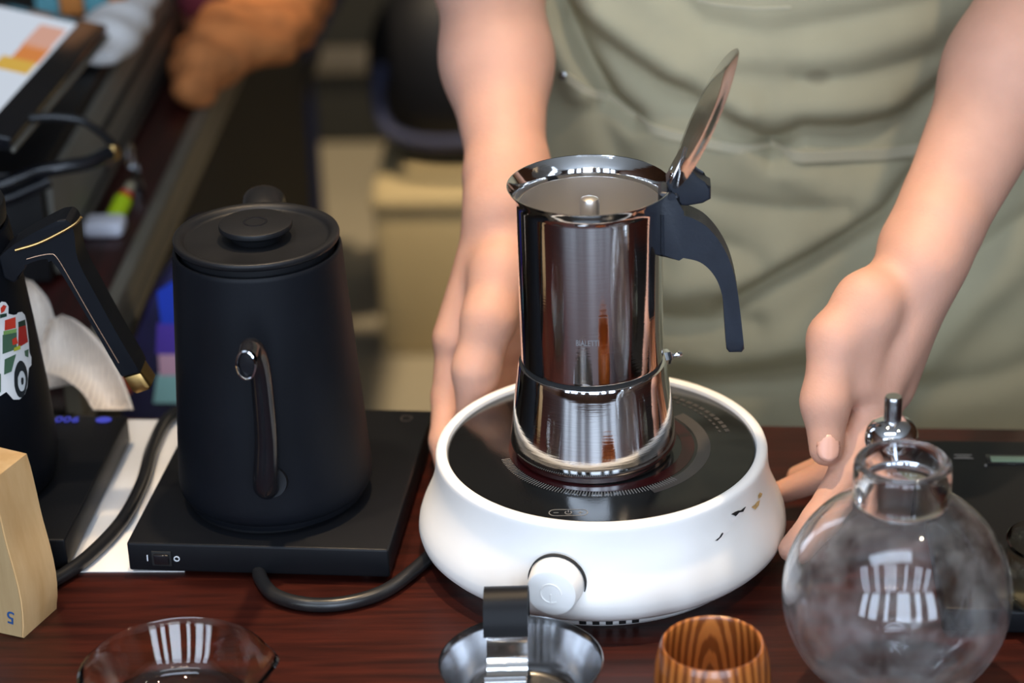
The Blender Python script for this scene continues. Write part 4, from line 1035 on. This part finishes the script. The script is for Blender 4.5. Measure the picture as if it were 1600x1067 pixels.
# coloured packet behind the tablet
pk = at_z(115, 8, 0.12)
PK = empty('snack_packet', (pk.x, pk.y + 0.06, 0.0985)); tag(PK, 'turquoise and orange packet behind the till screen', 'packet')
M['turq'] = mat('turquoise', srgb(110, 176, 186), 0.5); M['orange'] = mat('orange_print', srgb(222, 140, 70), 0.5)
for k, mm in enumerate(('turq', 'orange', 'turq', 'orange')):
    box('panel', (0.0225, 0.05, 0.11), mm, PK, (-0.034 + 0.0230 * k, 0, 0.055), 0.003, 2)
# rust coloured woven bag with maroon top
def rustf(p):
    d = ellip(p, tuple(at_z(308, 112, 0.024)), (0.022, 0.065, 0.026))
    d = smin(d, ellip(p, tuple(at_z(350, 66, 0.028)), (0.040, 0.10, 0.030)), 0.03)
    d = smin(d, ellip(p, tuple(at_z(412, 28, 0.028)), (0.056, 0.12, 0.032)), 0.03)
    d = smin(d, ellip(p, tuple(at_z(440, -25, 0.030)), (0.060, 0.13, 0.034)), 0.03)
    return np.maximum(d + wob(p, 85.0, 0.0024), 0.001 - p[:, 2])
RB = empty('woven_bag', (-0.37, 1.10, 0)); tag(RB, 'rust brown woven bag slumped on the side counter', 'bag')
lumpy('body', (-0.50, 0.76, -0.02), (-0.14, 1.56, 0.12), rustf, 0.006, 'rust', RB, (-0.37, 1.10, 0))
mr_ = at_z(316, -6, 0.065) - RB.location
lathe('maroon_band', [(0, -0.02), (0.018, -0.02), (0.026, -0.008), (0.026, 0.008), (0.020, 0.018), (0, 0.020)], 'maroon', RB, 32, tuple(mr_))
lathe('cream_tag', [(0, -0.010), (0.028, -0.010), (0.030, 0.0), (0.024, 0.010), (0, 0.012)], 'cream', RB, 28, tuple(mr_ + Vector((-0.002, 0.055, 0.02))))
# cables over the drawer and the wire loop
tag(tube('cable', [at_y(x, y, d_) for x, y, d_ in ((-60, 305, 0.365), (0, 291, 0.372), (45, 272, 0.380), (95, 262, 0.385), (140, 254, 0.395), (172, 239, 0.41))], 0.0058, 'gloss_blk', None, 14, 8), 'thick glossy black cable before the cash drawer, ending in a bright tip', 'cable')
tip = at_y(177, 237, 0.414)
o = lathe('cable_plug', [(0, -0.006), (0.004, -0.006), (0.0055, -0.002), (0.0055, 0.002), (0.004, 0.006), (0, 0.006)], 'brass', None, 20, tuple(tip)); tag(o, 'small shiny metal plug at end of black cable', 'plug')
tag(tube('cable', [at_y(x, y, d_) for x, y, d_ in ((-60, 336, 0.36), (0, 316, 0.37), (40, 300, 0.375), (78, 283, 0.38))], 0.0050, 'gloss_blk', None, 14, 8), 'lower glossy black cable beside the white card', 'cable')
tag(tube('wire', [at_y(x, y, d_) for x, y, d_ in ((40, 186, 0.400), (80, 183, 0.402), (125, 188, 0.405), (155, 205, 0.41), (182, 232, 0.418))], 0.0036, 'rubber', None, 12, 8), 'thin black wire arching over the grey drawer', 'wire')
# marker pen in white stand, card, receipts
m0 = at_z(168, 362, 0.002); m1 = m0 + Vector((0.006, 0.060, 0.030))
MK = empty('marker_pen', m0); tag(MK, 'yellow green marker pen with red band in white stand', 'marker')
M['lime'] = mat('lime_plastic', srgb(186, 214, 26), 0.4); M['redp'] = mat('red_plastic', srgb(214, 44, 26), 0.4); M['wht'] = mat('white_gloss', srgb(235, 235, 245), 0.35)
dv = (at_y(203, 292, m0.y + 0.050) - m0)
tube('barrel', [dv * 0.12, dv * 0.70], 0.0078, 'lime', MK, 16, 0); tube('band', [dv * 0.70, dv * 0.84], [0.0070, 0.0058], 'redp', MK, 16, 0); tube('cap', [dv * 0.84, dv * 1.06], [0.0052, 0.0036], 'linen', MK, 16, 0)
box('stand', (0.034, 0.026, 0.014), 'wht', MK, (-0.002, 0.0, 0.0055), 0.005, 3)
wc = at_z(34, 352, 0.02)
o = box('white_box', (0.036, 0.030, 0.022), 'paper', None, (wc.x, wc.y, 0.0112), 0.003, 2); o.rotation_euler = (0, 0, R(12)); tag(o, 'small white box partly behind brass trimmed kettle handle', 'box')
mw = M['receipt'].node_tree; b_ = mw.nodes['Principled BSDF']; wv = mw.nodes.new('ShaderNodeTexWave'); tcn = mw.nodes.new('ShaderNodeTexCoord'); wv.inputs['Scale'].default_value = 90; wv.inputs['Distortion'].default_value = 6; wv.inputs['Detail'].default_value = 5
rpn = mw.nodes.new('ShaderNodeValToRGB'); rpn.color_ramp.elements[0].color = srgb(206, 190, 176); rpn.color_ramp.elements[1].color = srgb(238, 224, 208); rpn.color_ramp.elements[1].position = 0.35
mw.links.new(tcn.outputs['Object'], wv.inputs['Vector']); mw.links.new(wv.outputs[0], rpn.inputs[0]); mw.links.new(rpn.outputs[0], b_.inputs['Base Color'])
def curl(name, spine_l, spine_r, y0, dy, label, org):
    """paper sheet between two pixel curves, leaning back with height"""
    n = 24; Lp = catmull([(x, y, 0) for x, y in spine_l], 8); Rp = catmull([(x, y, 0) for x, y in spine_r], 8); v, f = [], []
    for i in range(n + 1):
        a = Lp[int(i / n * (len(Lp) - 1))]; b = Rp[int(i / n * (len(Rp) - 1))]
        for k in range(13):
            s = k / 12; px, py = a.x + (b.x - a.x) * s, a.y + (b.y - a.y) * s
            y = y0 + dy * (i / n) + 0.014 * math.sin(math.pi * s) * (1 if i else 0.6)
            p = at_y(px, py, y); v.append(p)
    for i in range(n):
        for k in range(12): f.append((i * 13 + k, i * 13 + k + 1, (i + 1) * 13 + k + 1, (i + 1) * 13 + k))
    o = from_py(name, v, f, 'receipt', None, 60); sd_ = o.modifiers.new('thick', 'SOLIDIFY'); sd_.thickness = 0.0004
    tag(o, label, 'receipt'); return o
z_ok = at_z(150, 645, 0.0008)
curl('curled_receipt', [(146, 640), (128, 612), (98, 590), (66, 578), (62, 540), (78, 500)], [(208, 640), (196, 606), (178, 566), (152, 530), (120, 502), (96, 492)], z_ok.y - 0.004, 0.05, 'wide curled paper receipt behind the lit kettle base', None)
curl('curled_receipt', [(48, 612), (40, 560), (32, 500), (28, 460), (36, 434)], [(112, 600), (100, 560), (86, 505), (74, 468), (50, 440)], z_ok.y + 0.030, 0.05, 'narrow curled receipt tucked behind the sticker kettle', None)

# ================================================================== floor level, far behind
SBG = empty('shopping_bag', at_y(250, 640, 0.42) * 1.0); SBG.location.z = -0.40
tag(SBG, 'navy shopping bag with bright coloured stripes hanging beside side counter', 'bag')
def bgp(name, pix, y, dep, mm):
    pts = []
    for q in pix:
        p = at_y(q[0], q[1], y) - SBG.location; pts.append((p.x, p.z))
    return prism(name, pts, dep, mm, SBG, 'Y', 0.003 if dep > 0.01 else 0, 2, (0, y - SBG.location.y, 0))
M['bag_navy'] = mat('bag_navy', srgb(26, 20, 66), 0.45, var=0.3, vscale=30)
M['s_blue'] = mat('stripe_blue', srgb(20, 60, 190), 0.4); M['s_purp'] = mat('stripe_purple', srgb(86, 56, 170), 0.4); M['s_pink'] = mat('stripe_pink', srgb(220, 170, 190), 0.4); M['s_teal'] = mat('stripe_teal', srgb(150, 200, 196), 0.4); M['s_or'] = mat('stripe_orange', srgb(190, 80, 40), 0.4)
bgp('body', [(196, 700), (200, 600), (214, 520), (240, 450), (285, 385), (420, 385), (420, 720)], 0.42, 0.05, 'bag_navy')
bgp('stripe', [(246, 455), (268, 440), (285, 440), (285, 505), (252, 505)], 0.392, 0.004, 's_blue')
bgp('stripe', [(246, 505), (285, 505), (285, 552), (244, 552)], 0.392, 0.004, 's_purp')
bgp('stripe', [(248, 552), (285, 552), (285, 585), (250, 585)], 0.392, 0.004, 's_pink')
bgp('stripe', [(246, 585), (285, 585), (285, 628), (240, 628)], 0.392, 0.004, 's_teal')
bgp('stripe', [(184, 575), (204, 580), (206, 612), (196, 616)], 0.392, 0.004, 's_or')
tube('handle', [at_y(290, 392, 0.42) - SBG.location, at_y(300, 350, 0.42) - SBG.location, at_y(340, 345, 0.42) - SBG.location, at_y(350, 392, 0.42) - SBG.location], 0.004, 'navy', SBG, 10, 6)

# metal stool with navy cloth over it
ly = 1.80; l0 = at_y(420, 200, ly)
ST = empty('metal_stool', (l0.x, ly, FLOOR)); tag(ST, 'slim grey metal stool standing behind the side counter', 'stool')
hz = l0.z - FLOOR
for dx, dy in ((0, 0), (-0.24, 0.05), (0.02, 0.28), (-0.22, 0.30)):
    tube('leg', [(dx * 1.05, dy, 0), (dx, dy, hz)], 0.011, 'bagblue', ST, 14, 0)
box('seat', (0.30, 0.34, 0.03), 'blk_metal', ST, (-0.11, 0.15, hz + 0.012), 0.008, 2)
box('rung', (0.24, 0.014, 0.014), 'bagblue', ST, (-0.11, 0.01, hz * 0.4), 0.003)
nc = [(392, 190), (402, 130), (425, 70), (465, 10), (500, -40), (560, -60), (548, 0), (512, 60), (478, 120), (452, 178), (436, 196)]
NCO = at_y(430, 195, ly - 0.02)
pts = []
for q in nc:
    p = at_y(q[0], q[1], ly - 0.02) - NCO; pts.append((p.x, p.z))
o = prism('navy_cloth', pts, 0.20, 'navy', None, 'Y', 0.02, 3, (NCO.x, ly + 0.13, NCO.z + 0.012)); tag(o, 'dark navy cloth heaped on the metal stool', 'cloth')

cb = at_z(598, 556, FLOOR)
CB = empty('cream_box', (cb.x + 0.26, cb.y, FLOOR)); tag(CB, 'low cream coloured box on the floor behind the left arm', 'box')
ctop = at_y(598, 330, cb.y).z - FLOOR
box('body', (0.52, 0.36, ctop), 'creambox', CB, (0, 0.18, ctop / 2), 0.008, 2)
box('lid', (0.53, 0.37, 0.02), 'creambox', CB, (0, 0.18, ctop + 0.009), 0.006, 2)
bgc = at_y(690, 225, cb.y + 0.22)
def bagf(p):
    c0 = np.array((bgc.x + 0.02, cb.y + 0.20, FLOOR + ctop + 0.150))
    d = ellip(p, tuple(c0), (0.125, 0.11, 0.155)); d = smin(d, ellip(p, tuple(c0 + np.array((0.12, 0, 0.02))), (0.10, 0.10, 0.13)), 0.06)
    return np.maximum(d, FLOOR + ctop + 0.0205 - p[:, 2])
BG = empty('black_backpack', (bgc.x, cb.y + 0.20, FLOOR + ctop + 0.02)); tag(BG, 'black backpack with slate blue strap on the cream box', 'bag')
V, Q = surface_net(bagf, (bgc.x - 0.16, cb.y + 0.05, FLOOR + ctop), (bgc.x + 0.32, cb.y + 0.36, FLOOR + ctop + 0.34), 0.01, 4)
finish('body', np_mesh('body', V - np.array(BG.location), Q), 'bagblack', BG, 180)
stp = [at_y(x, y, cb.y + d_) - BG.location for x, y, d_ in ((596, 105, 0.13), (590, 150, 0.10), (602, 195, 0.08), (632, 216, 0.065), (680, 224, 0.055), (740, 222, 0.055))]
tube('strap', stp, 0.016, 'bagblue', BG, 12, 6, ry=0.010)
# low dark cabinet with rail against the back wall
lc_ = at_z(480, 232, FLOOR)
LC = empty('low_cabinet', (0.3, lc_.y + 0.25, FLOOR)); tag(LC, 'long low dark cabinet with pale rail at the back of the room', 'cabinet')
M['dk_olive'] = mat('dark_olive', srgb(46, 46, 40), 0.7)
box('body', (3.2, 0.45, 0.62), 'dk_olive', LC, (0, 0, 0.31), 0.01, 2)
rz_ = at_y(560, 92, lc_.y + 0.02).z - FLOOR
box('rail', (3.2, 0.04, 0.045), 'edge', LC, (0, -0.235, rz_), 0.008, 2)
